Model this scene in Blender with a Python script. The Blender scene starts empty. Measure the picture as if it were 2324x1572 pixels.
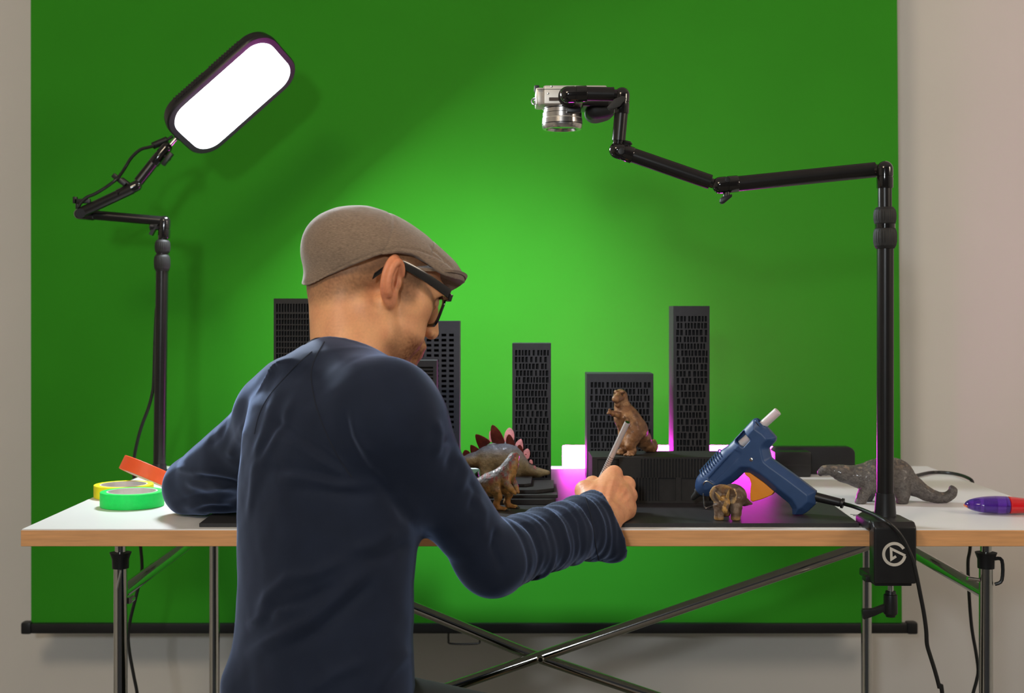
import bpy, bmesh, math, random
import numpy as np
from mathutils import Vector, Matrix
from mathutils.bvhtree import BVHTree
rng = random.Random(7)
C = bpy.context.scene.collection
# ---- the photograph's camera: principal point and focal length in pixels, eye height
FL, CX, CY, CZ, TT = 2967.0, 1137.0, 713.0, 1.057, 0.740
def P(x, y, Y): return Vector(((x - CX) / FL * Y, Y, CZ - (y - CY) / FL * Y))
def TY(y, z=TT): return FL * (CZ - z) / (y - CY)
def proj(V):
    V = np.asarray(V); return np.stack([CX + FL * V[:, 0] / V[:, 1], CY + FL * (CZ - V[:, 2]) / V[:, 1]], 1)
V3 = Vector

# ---------------- materials
def lin(c):
    return tuple((v / 12.92 if v <= .04045 else ((v + .055) / 1.055) ** 2.4) for v in c)
def rgb(r, g, b): return lin((r / 255, g / 255, b / 255))
def mat(name, col, rough=.5, metal=0., var=.12, scale=40., bump=0., bscale=200., spec=.5, coat=0., attr=False, stretch=None,
        sss=0., trans=0., ior=1.45, bdist=.001):
    m = bpy.data.materials.new(name); m.use_nodes = True
    nt = m.node_tree; N = nt.nodes; L = nt.links
    b = N['Principled BSDF']
    b.inputs['Roughness'].default_value = rough; b.inputs['Metallic'].default_value = metal
    b.inputs['Specular IOR Level'].default_value = spec; b.inputs['Coat Weight'].default_value = coat
    b.inputs['Coat Roughness'].default_value = .1
    b.inputs['IOR'].default_value = ior; b.inputs['Transmission Weight'].default_value = trans
    if sss:
        b.inputs['Subsurface Weight'].default_value = sss; b.inputs['Subsurface Radius'].default_value = (.012, .005, .003)
        b.inputs['Subsurface Scale'].default_value = .6
    tc = N.new('ShaderNodeTexCoord'); src = tc.outputs['Object']
    if stretch:
        mp = N.new('ShaderNodeMapping'); mp.inputs['Scale'].default_value = stretch; L.new(src, mp.inputs[0]); src = mp.outputs[0]
    nz = N.new('ShaderNodeTexNoise'); nz.inputs['Scale'].default_value = scale; nz.inputs['Detail'].default_value = 5
    L.new(src, nz.inputs['Vector'])
    mr = N.new('ShaderNodeMapRange'); mr.inputs[1].default_value = .3; mr.inputs[2].default_value = .7
    mr.inputs[3].default_value = 1 - var; mr.inputs[4].default_value = 1 + var; L.new(nz.outputs[0], mr.inputs[0])
    mx = N.new('ShaderNodeVectorMath'); mx.operation = 'SCALE'; L.new(mr.outputs[0], mx.inputs['Scale'])
    if attr:
        at = N.new('ShaderNodeAttribute'); at.attribute_name = 'Col'; L.new(at.outputs['Color'], mx.inputs[0])
    else:
        mx.inputs[0].default_value = col[:3]
    L.new(mx.outputs[0], b.inputs['Base Color'])
    if bump:
        n2 = N.new('ShaderNodeTexNoise'); n2.inputs['Scale'].default_value = bscale; n2.inputs['Detail'].default_value = 4
        L.new(src, n2.inputs['Vector'])
        bp = N.new('ShaderNodeBump'); bp.inputs['Strength'].default_value = bump; bp.inputs['Distance'].default_value = bdist
        L.new(n2.outputs[0], bp.inputs['Height']); L.new(bp.outputs[0], b.inputs['Normal'])
    return m
def emit(name, col, strength):
    m = bpy.data.materials.new(name); m.use_nodes = True
    b = m.node_tree.nodes['Principled BSDF']; b.inputs['Base Color'].default_value = (.8, .8, .8, 1)
    b.inputs['Emission Color'].default_value = (*col, 1); b.inputs['Emission Strength'].default_value = strength
    return m

# ---------------- objects
ROOT = {}
def thing(name, label, cat, loc, group=None):
    o = bpy.data.objects.new(name, None); C.objects.link(o); o.location = loc; o.empty_display_size = .05
    o['label'] = label; o['category'] = cat
    if group: o['group'] = group
    ROOT[o.name] = Vector(loc); return o
def tag(o, label, cat, group=None):
    o['label'] = label; o['category'] = cat
    if group: o['group'] = group
    return o
def mesh_obj(name, V, Fc, m, parent=None, smooth=True, angle=35, loc=None, col=None, bevel=0., bseg=2):
    base = ROOT[parent.name] if parent is not None else Vector(loc if loc is not None else (0, 0, 0))
    me = bpy.data.meshes.new(name)
    V = np.asarray(V, dtype=float).reshape(-1, 3) - np.array(base)
    me.from_pydata(V.tolist(), [], Fc if isinstance(Fc, list) else Fc.tolist())
    if angle is not None or bevel:
        bm = bmesh.new(); bm.from_mesh(me); bmesh.ops.recalc_face_normals(bm, faces=bm.faces)
        if bevel:
            ed = [e for e in bm.edges if len(e.link_faces) == 2 and e.calc_face_angle(0) > .7]
            if ed: bmesh.ops.bevel(bm, geom=ed, offset=bevel, segments=bseg, affect='EDGES', profile=.6, clamp_overlap=True)
        a = math.radians(angle or 35)
        for e in bm.edges: e.smooth = not (len(e.link_faces) == 2 and e.calc_face_angle(0) > a)
        for f in bm.faces: f.smooth = smooth
        bm.to_mesh(me); bm.free()
    elif smooth:
        me.polygons.foreach_set('use_smooth', [True] * len(me.polygons))
    if col is not None:
        at = me.color_attributes.new('Col', 'FLOAT_COLOR', 'POINT')
        at.data.foreach_set('color', np.concatenate([col, np.ones((len(col), 1))], 1).astype(np.float32).ravel())
    me.materials.append(m); me.update()
    o = bpy.data.objects.new(name, me); C.objects.link(o)
    if parent is not None: o.parent = parent
    else: o.location = base
    ROOT[o.name] = base.copy(); return o
def struct(o): o['kind'] = 'structure'; return o

def frame_of(d):
    d = Vector(d).normalized(); u = d.orthogonal().normalized()
    if abs(d.z) < .99: u = d.cross(V3((0, 0, 1))).normalized()
    return u, d.cross(u).normalized(), d
class MB:
    def __init__(s): s.v = []; s.f = []
    def add(s, v, f):
        b = len(s.v); s.v += [tuple(p) for p in v]; s.f += [tuple(b + i for i in q) for q in f]; return s
    def box(s, lo, hi, M=None):
        x0, y0, z0 = lo; x1, y1, z1 = hi
        v = [V3(p) for p in ((x0,y0,z0),(x1,y0,z0),(x1,y1,z0),(x0,y1,z0),(x0,y0,z1),(x1,y0,z1),(x1,y1,z1),(x0,y1,z1))]
        if M is not None: v = [M @ p for p in v]
        return s.add(v, [(0,3,2,1),(4,5,6,7),(0,1,5,4),(1,2,6,5),(2,3,7,6),(3,0,4,7)])
    def tube(s, pts, r, seg=16, caps=True, closed=False):
        pts = [V3(p) for p in pts]; n = len(pts); rs = r if isinstance(r, (list, tuple)) else [r] * n
        u = None; v = []; f = []
        for i, p in enumerate(pts):
            if closed: d = pts[(i + 1) % n] - pts[i - 1]
            else: d = pts[min(i + 1, n - 1)] - pts[max(i - 1, 0)]
            d = d.normalized() if d.length > 1e-9 else V3((0, 0, 1))
            if u is None: u, w, _ = frame_of(d)
            else:
                u = (u - d * u.dot(d)).normalized(); w = d.cross(u)
            for k in range(seg):
                a = 2 * math.pi * k / seg; v.append(p + (u * math.cos(a) + w * math.sin(a)) * rs[i])
        m = n if closed else n - 1
        for i in range(m):
            j = (i + 1) % n
            for k in range(seg):
                f.append((i*seg+k, i*seg+(k+1)%seg, j*seg+(k+1)%seg, j*seg+k))
        if caps and not closed:
            f.append(tuple(range(seg))[::-1]); f.append(tuple((n-1)*seg + k for k in range(seg)))
        return s.add(v, f)
    def cyl(s, a, b, r1, r2=None, seg=24): return s.tube([a, b], [r1, r1 if r2 is None else r2], seg)
    def lathe(s, a, d, prof, seg=32, flute=0, fd=0.):
        u, w, d = frame_of(d); a = V3(a); v = []; f = []; n = len(prof)
        for (t, r) in prof:
            for k in range(seg):
                an = 2 * math.pi * k / seg; rr = r - (fd if flute and (k * flute // seg * 2) % 2 == 0 and k % (seg // flute) == 0 else 0)
                v.append(a + d * t + (u * math.cos(an) + w * math.sin(an)) * rr)
        for i in range(n - 1):
            for k in range(seg): f.append((i*seg+k, i*seg+(k+1)%seg, (i+1)*seg+(k+1)%seg, (i+1)*seg+k))
        f.append(tuple(range(seg))[::-1]); f.append(tuple((n-1)*seg+k for k in range(seg)))
        return s.add(v, f)
    def prism(s, poly, vec):
        n = len(poly); poly = [V3(p) for p in poly]; vec = V3(vec)
        f = [tuple(range(n))[::-1], tuple(range(n, 2*n))] + [(i, (i+1)%n, n+(i+1)%n, n+i) for i in range(n)]
        return s.add(poly + [p + vec for p in poly], f)
    def build(s, name, m, parent=None, **k): return mesh_obj(name, s.v, s.f, m, parent, **k)
def spline(pts, n=8):
    pts = [V3(p) for p in pts]; out = []
    for i in range(len(pts) - 1):
        p0, p1, p2, p3 = pts[max(i-1, 0)], pts[i], pts[i+1], pts[min(i+2, len(pts)-1)]
        for k in range(n):
            t = k / n
            out.append(.5*((2*p1) + (p2-p0)*t + (2*p0-5*p1+4*p2-p3)*t*t + (3*p1-p0-3*p2+p3)*t**3))
    out.append(pts[-1]); return out
def capsule_prof(L, r, n=6):   # profile of a round-ended rod
    return [(r - r*math.cos(a), max(r*math.sin(a), 1e-5)) for a in [i*math.pi/2/n for i in range(n+1)]] + [(L, r)]
def rrect(w, h, r, n=6):
    o = []
    for cx, cy, a0 in ((w/2-r, h/2-r, 0), (-w/2+r, h/2-r, 90), (-w/2+r, -h/2+r, 180), (w/2-r, -h/2+r, 270)):
        for i in range(n+1):
            a = math.radians(a0 + 90*i/n); o.append((cx + r*math.cos(a), cy + r*math.sin(a)))
    return o

# ---------------- implicit modelling: smooth unions on a grid, then surface nets
def smin(a, b, k):
    if k <= 0: return np.minimum(a, b)
    h = np.clip(.5 + .5*(b-a)/k, 0, 1); return b*(1-h) + a*h - k*h*(1-h)
class SDF:
    def __init__(s, lo, hi, h):
        s.lo = np.array(lo, float); s.h = h; s.n = (np.ceil((np.array(hi)-s.lo)/h).astype(int)+1)
        s.ax = [s.lo[i] + h*np.arange(s.n[i]) for i in range(3)]; s.D = np.full(s.n, .25, np.float32)
    def sl(s, lo, hi):
        out = []
        for i in range(3):
            a = int(np.clip(np.floor((lo[i]-s.lo[i])/s.h), 0, s.n[i])); b = int(np.clip(np.ceil((hi[i]-s.lo[i])/s.h)+1, 0, s.n[i])); out.append(slice(a, max(b, a)))
        return tuple(out)
    def pts(s, sl):
        return np.meshgrid(*[s.ax[i][sl[i]] for i in range(3)], indexing='ij', sparse=True)
    def op(s, fn, lo, hi, k, sub=False):
        pad = k*1.5 + 3*s.h
        sl = s.sl(np.array(lo)-pad, np.array(hi)+pad)
        X, Y, Z = s.pts(sl); d = fn(X, Y, Z); A = s.D[sl]
        s.D[sl] = -smin(-A, d, k) if sub else smin(A, d, k); return s
    def rc(s, a, b, r1, r2=None, k=.01, sub=False):
        a = np.array(a, float); b = np.array(b, float); r2 = r1 if r2 is None else r2; ba = b-a; L2 = max(ba@ba, 1e-12)
        def fn(X, Y, Z):
            px, py, pz = X-a[0], Y-a[1], Z-a[2]
            t = np.clip((px*ba[0]+py*ba[1]+pz*ba[2])/L2, 0, 1)
            return np.sqrt((px-t*ba[0])**2+(py-t*ba[1])**2+(pz-t*ba[2])**2) - (r1+(r2-r1)*t)
        R = max(r1, r2); return s.op(fn, np.minimum(a, b)-R, np.maximum(a, b)+R, k, sub)
    def chain(s, pts, rs, k=.01, sub=False):
        for i in range(len(pts)-1): s.rc(pts[i], pts[i+1], rs[i], rs[i+1], k, sub)
        return s
    def el(s, c, r, k=.01, rot=None, sub=False):
        c = np.array(c, float); r = np.array(r, float); R = np.eye(3) if rot is None else np.array(rot.to_3x3())
        def fn(X, Y, Z):
            q = [R[0, i]*(X-c[0]) + R[1, i]*(Y-c[1]) + R[2, i]*(Z-c[2]) for i in range(3)]
            k0 = np.sqrt(sum((q[i]/r[i])**2 for i in range(3))); k1 = np.sqrt(sum((q[i]/r[i]**2)**2 for i in range(3)))
            return k0*(k0-1)/np.maximum(k1, 1e-9)
        m = r.max(); return s.op(fn, c-m, c+m, k, sub)
    def bx(s, c, hf, rd=0., k=.005, rot=None, sub=False):
        c = np.array(c, float); hf = np.array(hf, float); R = np.eye(3) if rot is None else np.array(rot.to_3x3())
        def fn(X, Y, Z):
            q = [np.abs(R[0, i]*(X-c[0]) + R[1, i]*(Y-c[1]) + R[2, i]*(Z-c[2])) - hf[i] + rd for i in range(3)]
            o = np.sqrt(sum(np.maximum(v, 0)**2 for v in q)); return o + np.minimum(np.maximum(np.maximum(q[0], q[1]), q[2]), 0) - rd
        m = np.linalg.norm(hf); return s.op(fn, c-m, c+m, k, sub)
    def mesh(s):
        D = s.D; S = D < 0; n = s.n; c = n-1
        cnt = np.zeros(c, np.int8); acc = np.zeros((*c, 3), np.float32); num = np.zeros(c, np.float32)
        def sh(A, o): return A[o[0]:o[0]+c[0], o[1]:o[1]+c[1], o[2]:o[2]+c[2]]
        for ax in range(3):
            o1, o2 = [i for i in range(3) if i != ax]
            for p in (0, 1):
                for q in (0, 1):
                    o = [0, 0, 0]; o[o1] = p; o[o2] = q; e = list(o); e[ax] = 1
                    a = sh(D, o); b = sh(D, e); cr = (a < 0) != (b < 0)
                    t = np.where(cr, a/np.where(cr, a-b, 1), 0)
                    acc[..., ax] += t; acc[..., o1] += cr*p; acc[..., o2] += cr*q; num += cr
        act = num > 0; idx = np.full(c, -1, np.int64); idx[act] = np.arange(act.sum())
        ijk = np.argwhere(act); V = s.lo + s.h*(ijk + acc[act]/num[act][:, None])
        Fs = []
        for ax in range(3):
            o1, o2 = (ax+1) % 3, (ax+2) % 3
            lo = [slice(None)]*3; hi = [slice(None)]*3; lo[ax] = slice(0, -1); hi[ax] = slice(1, None)
            for o in (o1, o2): lo[o] = slice(1, -1); hi[o] = slice(1, -1)
            a = S[tuple(lo)]; b = S[tuple(hi)]; w = np.argwhere(a != b)
            if len(w) == 0: continue
            fl = a[tuple(w.T)]; w[:, o1] += 1; w[:, o2] += 1
            def g(d1, d2):
                x = w.copy(); x[:, o1] -= d1; x[:, o2] -= d2; return idx[tuple(x.T)]
            q = np.stack([g(1, 1), g(0, 1), g(0, 0), g(1, 0)], 1); q[~fl] = q[~fl][:, ::-1]; Fs.append(q)
        return V, np.concatenate(Fs)
def relax(V, Fq, it=1, lam=.5):
    E = np.concatenate([Fq[:, [0, 1]], Fq[:, [1, 2]], Fq[:, [2, 3]], Fq[:, [3, 0]]]); n = len(V)
    E = np.concatenate([E, E[:, ::-1]])
    cnt = np.bincount(E[:, 0], minlength=n).astype(float)
    for _ in range(it):
        for l in (lam, -lam*1.04):
            A = np.stack([np.bincount(E[:, 0], V[E[:, 1], i], n) for i in range(3)], 1)/np.maximum(cnt, 1)[:, None]; V = V + l*(A-V)
    return V
def vnorm(V, Fq):
    a = V[Fq[:, 2]]-V[Fq[:, 0]]; b = V[Fq[:, 3]]-V[Fq[:, 1]]; fn = np.cross(a, b); N = np.zeros_like(V)
    for i in range(4):
        for j in range(3): N[:, j] += np.bincount(Fq[:, i], fn[:, j], len(V))
    return N/np.maximum(np.linalg.norm(N, axis=1), 1e-12)[:, None]
def xf(M, V): A = np.array(M); return V @ A[:3, :3].T + A[:3, 3]
def bvh_of(V, Fq): return BVHTree.FromPolygons(V.tolist(), Fq.tolist())
def hit(b, x, y, back=0.):
    d = P(x, y, 1.).normalized() if False else (P(x, y, 1.) - V3((0, 0, CZ))).normalized()
    h = b.ray_cast(V3((0, 0, CZ)), d)
    return (h[0] + h[1]*back, h[1]) if h[0] is not None else (None, None)
def hash01(A):   # value noise helper on integer lattice
    h = (A[..., 0]*374761393 + A[..., 1]*668265263 + A[..., 2]*2147483647) & 0x7fffffff
    h = ((h ^ (h >> 13))*1274126177) & 0x7fffffff; return ((h ^ (h >> 16)) & 0xffff)/65535.
def vnoise(V, sc):
    Q = np.asarray(V)*sc + 1000.; I = np.floor(Q).astype(np.int64); f = Q-I; f = f*f*(3-2*f); o = 0
    for a in (0, 1):
        for b in (0, 1):
            for c in (0, 1):
                w = (f[:, 0] if a else 1-f[:, 0])*(f[:, 1] if b else 1-f[:, 1])*(f[:, 2] if c else 1-f[:, 2])
                o = o + w*hash01(I + np.array([a, b, c]))
    return o
def sstep(a, b, x): t = np.clip((x-a)/(b-a), 0, 1); return t*t*(3-2*t)
def mixc(c1, c2, t): return np.asarray(c1)*(1-t[:, None]) + np.asarray(c2)*t[:, None]

# ---------------- palette
M_wall = mat('wall_paint', rgb(226, 222, 216), .9, var=.02, scale=3, bump=.05, bscale=300)
M_floor = mat('floor_grey', rgb(120, 116, 112), .6, var=.08, scale=6)
M_green = mat('green_screen_fabric', (.032, .285, .012), .85, var=.03, scale=5, bump=.04, bscale=900, spec=.2)
M_white = mat('white_laminate', (.80, .80, .80), .38, var=.012, scale=8)
M_beech = mat('beech_edge', rgb(222, 164, 110), .55, var=.10, scale=18, stretch=(1, 8, 14), bump=.08, bscale=60)
M_chrome = mat('chrome', (.52, .51, .48), .10, 1., var=.03)
M_black = mat('black_plastic', (.013, .013, .014), .38, var=.1)
M_blackmetal = mat('black_anodised', (.016, .015, .015), .30, .3, var=.1, spec=.6)
M_gloss = mat('black_gloss', (.010, .009, .009), .12, var=.05, coat=.5)
M_rubber = mat('black_rubber', (.018, .018, .018), .6, var=.1, scale=80)
M_cable = mat('black_cable', (.012, .012, .012), .4, var=.1)
M_steel = mat('bright_steel', (.6, .59, .57), .25, 1., var=.04)
M_foam = mat('black_foamboard', (.027, .0258, .0255), .6, var=.10, scale=120, bump=.06, bscale=500, spec=.3)
M_foam_edge = mat('foamboard_edge', (.04, .038, .036), .75, var=.15, scale=300, bump=.1, bscale=700)
# ================= the room
struct(MB().box((-2.6, -1.5, -.05), (2.8, 3.09, 0)).build('floor', M_floor, loc=(0, 1, 0), angle=None, smooth=False))
struct(MB().box((-2.6, 3.09, -.05), (2.8, 3.19, 2.75)).build('wall_back', M_wall, loc=(0, 3.09, 0), angle=None, smooth=False))
struct(MB().box((-2.7, -1.5, -.05), (-2.6, 3.19, 2.75)).build('wall_left', M_wall, loc=(-2.6, 1, 0), angle=None, smooth=False))
struct(MB().box((2.8, -1.5, -.05), (2.9, 3.19, 2.75)).build('wall_right', M_wall, loc=(2.8, 1, 0), angle=None, smooth=False))
struct(MB().box((-2.7, -1.5, 2.75), (2.9, 3.19, 2.85)).build('ceiling', M_wall, loc=(0, 1, 2.75), angle=None, smooth=False))

# ================= green screen on the wall
SY = 2.95
g = thing('hanging_green_screen', 'large pull-down green screen hanging in front of the back wall', 'backdrop', P(1055, 1424, SY))
zt = 2.30
a, b, c, d = P(70, 1414, SY), P(2047, 1414, SY), P(2036, 0, SY), P(69, 0, SY)
c = c + (c - b)*((zt - c.z)/(c.z - b.z)); d = d + (d - a)*((zt - d.z)/(d.z - a.z))
nx, nz = 30, 30; v = []; f = []
for j in range(nz + 1):
    for i in range(nx + 1):
        p = (a*(1-i/nx) + b*(i/nx))*(1-j/nz) + (d*(1-i/nx) + c*(i/nx))*(j/nz)
        v.append(p + V3((0, .0015*math.sin(i*.9) + .002*math.sin(i*.31 + 1), 0)))
k = len(v); v += [p + V3((0, .0012, 0)) for p in v]; W = nx + 1
for j in range(nz):
    for i in range(nx):
        q = j*W + i; f += [(q, q+1, q+W+1, q+W), (k+q, k+q+W, k+q+W+1, k+q+1)]
for i in range(nx): f += [(i, k+i, k+i+1, i+1), (nz*W+i, nz*W+i+1, k+nz*W+i+1, k+nz*W+i)]
for j in range(nz): f += [(j*W, (j+1)*W, k+(j+1)*W, k+j*W), (j*W+nx, k+j*W+nx, k+(j+1)*W+nx, (j+1)*W+nx)]
mesh_obj('fabric', v, f, M_green, g, angle=60)
l, r = P(72, 1424, SY), P(2058, 1424, SY)
MB().box((l.x, SY-.010, l.z-.0115), (r.x, SY+.010, l.z+.0115)).build('bottom_bar', M_black, g, bevel=.004)
for x0, x1 in ((51, 74), (2056, 2080)):
    p, q = P(x0, 1423, SY), P(x1, 1423, SY)
    MB().box((p.x, SY-.013, p.z-.0135), (q.x, SY+.013, p.z+.0135)).build('end_cap', M_black, g, bevel=.005)
hp = [P(1018, 1436, SY), P(1018, 1452, SY), P(1024, 1460, SY), P(1082, 1460, SY), P(1089, 1452, SY), P(1089, 1436, SY)]
MB().tube(spline(hp, 4), .0022, 8).build('pull_handle', M_black, g)
MB().box((-1.10, SY-.04, 2.29), (.95, SY+.139, 2.38)).build('housing', M_black, g, bevel=.006)

# ================= table
TX0, TX1, TF, TB = -.709, .891, 1.93, 2.732
t = thing('work_table', 'long white-topped trestle table with beech edge and chrome legs', 'table', (.09, 2.33, 0))
top = MB().box((TX0+.001, TF+.001, .7150), (TX1-.001, TB-.001, .740)).build('tabletop', M_white, t, bevel=.0008, bseg=1)
e = MB()
e.box((TX0, TF, .7145), (TX1, TF+.003, .7380)); e.box((TX0, TB-.003, .7145), (TX1, TB, .7380))
e.box((TX0, TF+.003, .7145), (TX0+.003, TB-.003, .7380)); e.box((TX1-.003, TF+.003, .7145), (TX1, TB-.003, .7380))
e.build('edge_band', M_beech, top, bevel=.0006, bseg=1)['label'] = 'beech wood edge'
# pen scribble on the laminate beside the pole
sc = MB()
for pl in ([(1930,1167),(1945,1168.5),(1962,1167),(1972,1166)], [(1936,1170),(1952,1171),(1970,1169)], [(1962,1173),(1967,1169),(1971,1174),(1976,1168),(1980,1174),(1986,1171)],
           [(1964,1176),(1972,1173),(1984,1175)], [(1975,1165),(1984,1168),(1990,1166)]):
    sc.tube(spline([P(x, y, TY(y)) + V3((0, 0, .0003)) for x, y in pl], 4), .0006, 5)
sc.build('pen_scribble', M_black, top)
XL, XR, YF_, YB_ = -.582, .742, 2.0, 2.655
for X, front in ((XL, 1), (XR, 1), (XL, 0), (XR, 0)):
    Y = YF_ if front else YB_
    lg = MB().lathe((X, Y, 0), (0, 0, 1), [(0, .011), (.02, .011), (.021, .0104), (.672, .0104), (.674, .0085), (.716, .0085)], 24).build('leg', M_chrome, t)
    if front:
        MB().lathe((X, Y, .669), (0, 0, 1), [(0, .0125), (.014, .0128), (.020, .0150), (.024, .0165), (.0245, .010)], 24).build('collar', M_black, lg)
        if X < 0:
            MB().tube([(X+.004, Y-.012, .668), (X-.001, Y-.016, .640)], .0016, 8).build('lever', M_steel, lg)
        else:
            MB().tube([(X-.004, Y, .650), (X-.030, Y-.004, .654)], .003, 10).build('lever', M_chrome, lg)
            MB().tube(spline([(X+.010, Y-.005, .684), (X+.022, Y-.006, .682), (X+.022, Y-.006, .652), (X+.012, Y-.004, .645)], 4), .0028, 8).build('hook', M_black, lg)
for X in (XL, XR):
    MB().tube([(X, YF_, .630), (X, YB_, .630)], .0105, 18).build('side_rail', M_chrome, t)
    MB().tube([(X, YF_, .224), (X, YB_, .224)], .0105, 18).build('side_rail', M_chrome, t)
MB().tube([(XL+.012, YF_+.004, .618), (XL+.012, YF_+.022, .618)], .005, 12).build('bolt', M_chrome, t)
b1 = [P(2082, 1197, 2.315), P(1225, 1489, 2.315), P(402, 1771, 2.315)]
MB().tube([b1[0], b1[2]], .0098, 20).build('cross_brace', M_chrome, t)
b2 = [P(405, 1158, 2.338), P(950, 1382, 2.338), P(1190, 1480, 2.338), P(1235, 1496, 2.338), P(1480, 1578, 2.338), P(2060, 1772, 2.338)]
MB().tube([b2[0], b2[1], b2[2]] + [b2[3], b2[4], b2[5]], .0098, 20).build('cross_brace', M_chrome, t)
p = P(1226, 1491, 2.315)
MB().lathe(p + V3((0, -.017, 0)), (0, 1, 0), [(0, .004), (.002, .0065), (.006, .0065), (.036, .0055)], 16).build('pivot_bolt', M_chrome, t)
# ================= key light on its articulated arm (left)
LY = 2.60; s_ = FL/LY
base = P(362, 1074, LY)
M_led = emit('panel_diffuser_white', (.86, .95, 1.), 135)
g = thing('key_light', 'glowing white rounded panel lamp on a black jointed pole at table left', 'lamp', (base.x, LY, TT))
def L(x, y, dy=0.): return P(x, y, LY + dy)
pt, pb = L(368, 612), L(362, 1074)
MB().lathe((pb.x, LY, TT), (0, 0, 1), [(.0006, .019), (.006, .019), (.009, .0145), (.02, .0135)], 32).build('base_flange', M_black, g)
MB().cyl((pb.x, LY, TT+.015), pt, .0122, seg=32).build('pole', M_blackmetal, g)
def collar(a, b, r, n=26, m1=None):
    a, b = V3(a), V3(b); h = (b-a).length
    pr = [(0, r*.78), (h*.10, r*.88), (h*.13, r*.92), (h*.17, r*.93), (h*.3, r*.985), (h*.5, r), (h*.7, r*.985), (h*.83, r*.93), (h*.87, r*.9), (h*.9, r*.86), (h, r*.74)]
    m = MB(); seg = n*4; m.lathe(a, b-a, pr, seg)
    u, w, d = frame_of(b-a); nv = []
    for i, (tt, rr) in enumerate(pr):
        for k in range(seg):
            an = 2*math.pi*k/seg; q = rr*(.965 if (3 <= i <= 7 and k % 4 == 0) else 1)
            nv.append(a + d*tt + (u*math.cos(an) + w*math.sin(an))*q)
    m.v = [tuple(p) for p in nv]; return m
collar(L(368, 615), L(368, 577), 18.5/s_).build('twist_collar', M_rubber, g, angle=50)
MB().cyl(L(368, 580), L(368.6, 570), .0115).build('neck', M_blackmetal, g)
collar(L(369, 575), L(369, 544), 17.5/s_).build('twist_collar', M_rubber, g, angle=50)
MB().cyl(L(369, 548), L(371, 520), .0090, seg=24).build('inner_pole', M_blackmetal, g)
def joint(a, b, r, sq=1.0):       # round-nosed knuckle: nose at a, collar end at b, with grooves
    a, b = V3(a), V3(b); h = (b-a).length; pr = capsule_prof(h, r, 6)
    pr += [(h+.0001, r*1.02)]; m = MB(); m.lathe(a-(b-a).normalized()*0, b-a, pr[:-2] + [(h*.55, r), (h*.56, r*.94), (h*.60, r*.94), (h*.61, r), (h*.97, r), (h, r*.95)], 28); return m
joint(L(374, 489), L(372, 541), 13.5/s_).build('elbow_joint', M_gloss, g)
kn = MB(); kn.lathe(L(352, 515), L(340, 513)-L(352, 515), [(-.012, .004), (0, .0065), (.002, .0085), (.008, .0085), (.010, .006)], 18); kn.box((-.0035, -.006, -.006), (.0035, .006, .022), Matrix.Translation(L(346, 527)) @ Matrix.Rotation(.5, 4, 'Y'))
kn.build('clamp_knob', M_black, g)
MB().tube([L(366, 501), L(205, 487)], 10.8/s_, 28).build('arm_tube', M_blackmetal, g)
joint(L(168, 484), L(214, 488), 12.5/s_).build('elbow_joint', M_gloss, g)
MB().tube([L(184, 482, -.026), L(300, 428, -.026)], 11.8/s_, 28).build('arm_tube', M_blackmetal, g)
MB().cyl(L(182, 484, -.038), L(182, 484, .008), .0095).build('hinge_pin', M_blackmetal, g)
wn = MB(); wn.lathe(L(176, 474, -.026), (0, 0, 1), [(0, .004), (.010, .004), (.011, .003)], 12)
wn.box((-.008, -.004, -.003), (.022, .004, .006), Matrix.Translation(L(180, 458, -.026)))
wn.box((-.012, -.004, -.003), (-.004, .004, .010), Matrix.Translation(L(180, 458, -.026))); wn.build('wing_knob', M_black, g, bevel=.0012)
joint(L(321, 416, -.020), L(268, 442, -.026), 12.5/s_).build('elbow_joint', M_gloss, g)
wn = MB(); wn.cyl(L(296, 420, -.024), L(276, 405, -.024), .0038)
R_ = Matrix.Translation(L(271, 408, -.024)) @ Matrix.Rotation(math.radians(38), 4, 'Y'); wn.box((-.016, -.005, -.005), (.016, .005, .005), R_); wn.build('wing_knob', M_black, g, bevel=.002)
MB().cyl(L(304, 424, -.02), L(322, 400, -.012), .0062).build('neck', M_steel, g)
MB().tube([L(314, 413, -.016), L(351, 366, -.01)], 11.5/s_, 28).build('arm_tube', M_blackmetal, g)
jm = joint(L(386, 326, -.004), L(348, 371, -.01), 12.8/s_); jm.build('elbow_joint', M_gloss, g)
wn = MB(); wn.cyl(L(372, 352, -.010), L(386, 362, -.014), .004); wn.box((-.015, -.006, -.004), (.015, .006, .004), Matrix.Translation(L(380, 361, -.016)) @ Matrix.Rotation(math.radians(-52), 4, 'Y')); wn.build('wing_knob', M_black, g, bevel=.0018)
MB().cyl(L(382, 335, -.004), L(402, 312, .0), .0042, seg=16).build('mount_stud', M_steel, g)
MB().lathe(L(400, 314), L(410, 303)-L(400, 314), [(0, .006), (.002, .008), (.006, .008), (.008, .012), (.012, .012)], 20).build('mount_plate', M_black, g)
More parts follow.
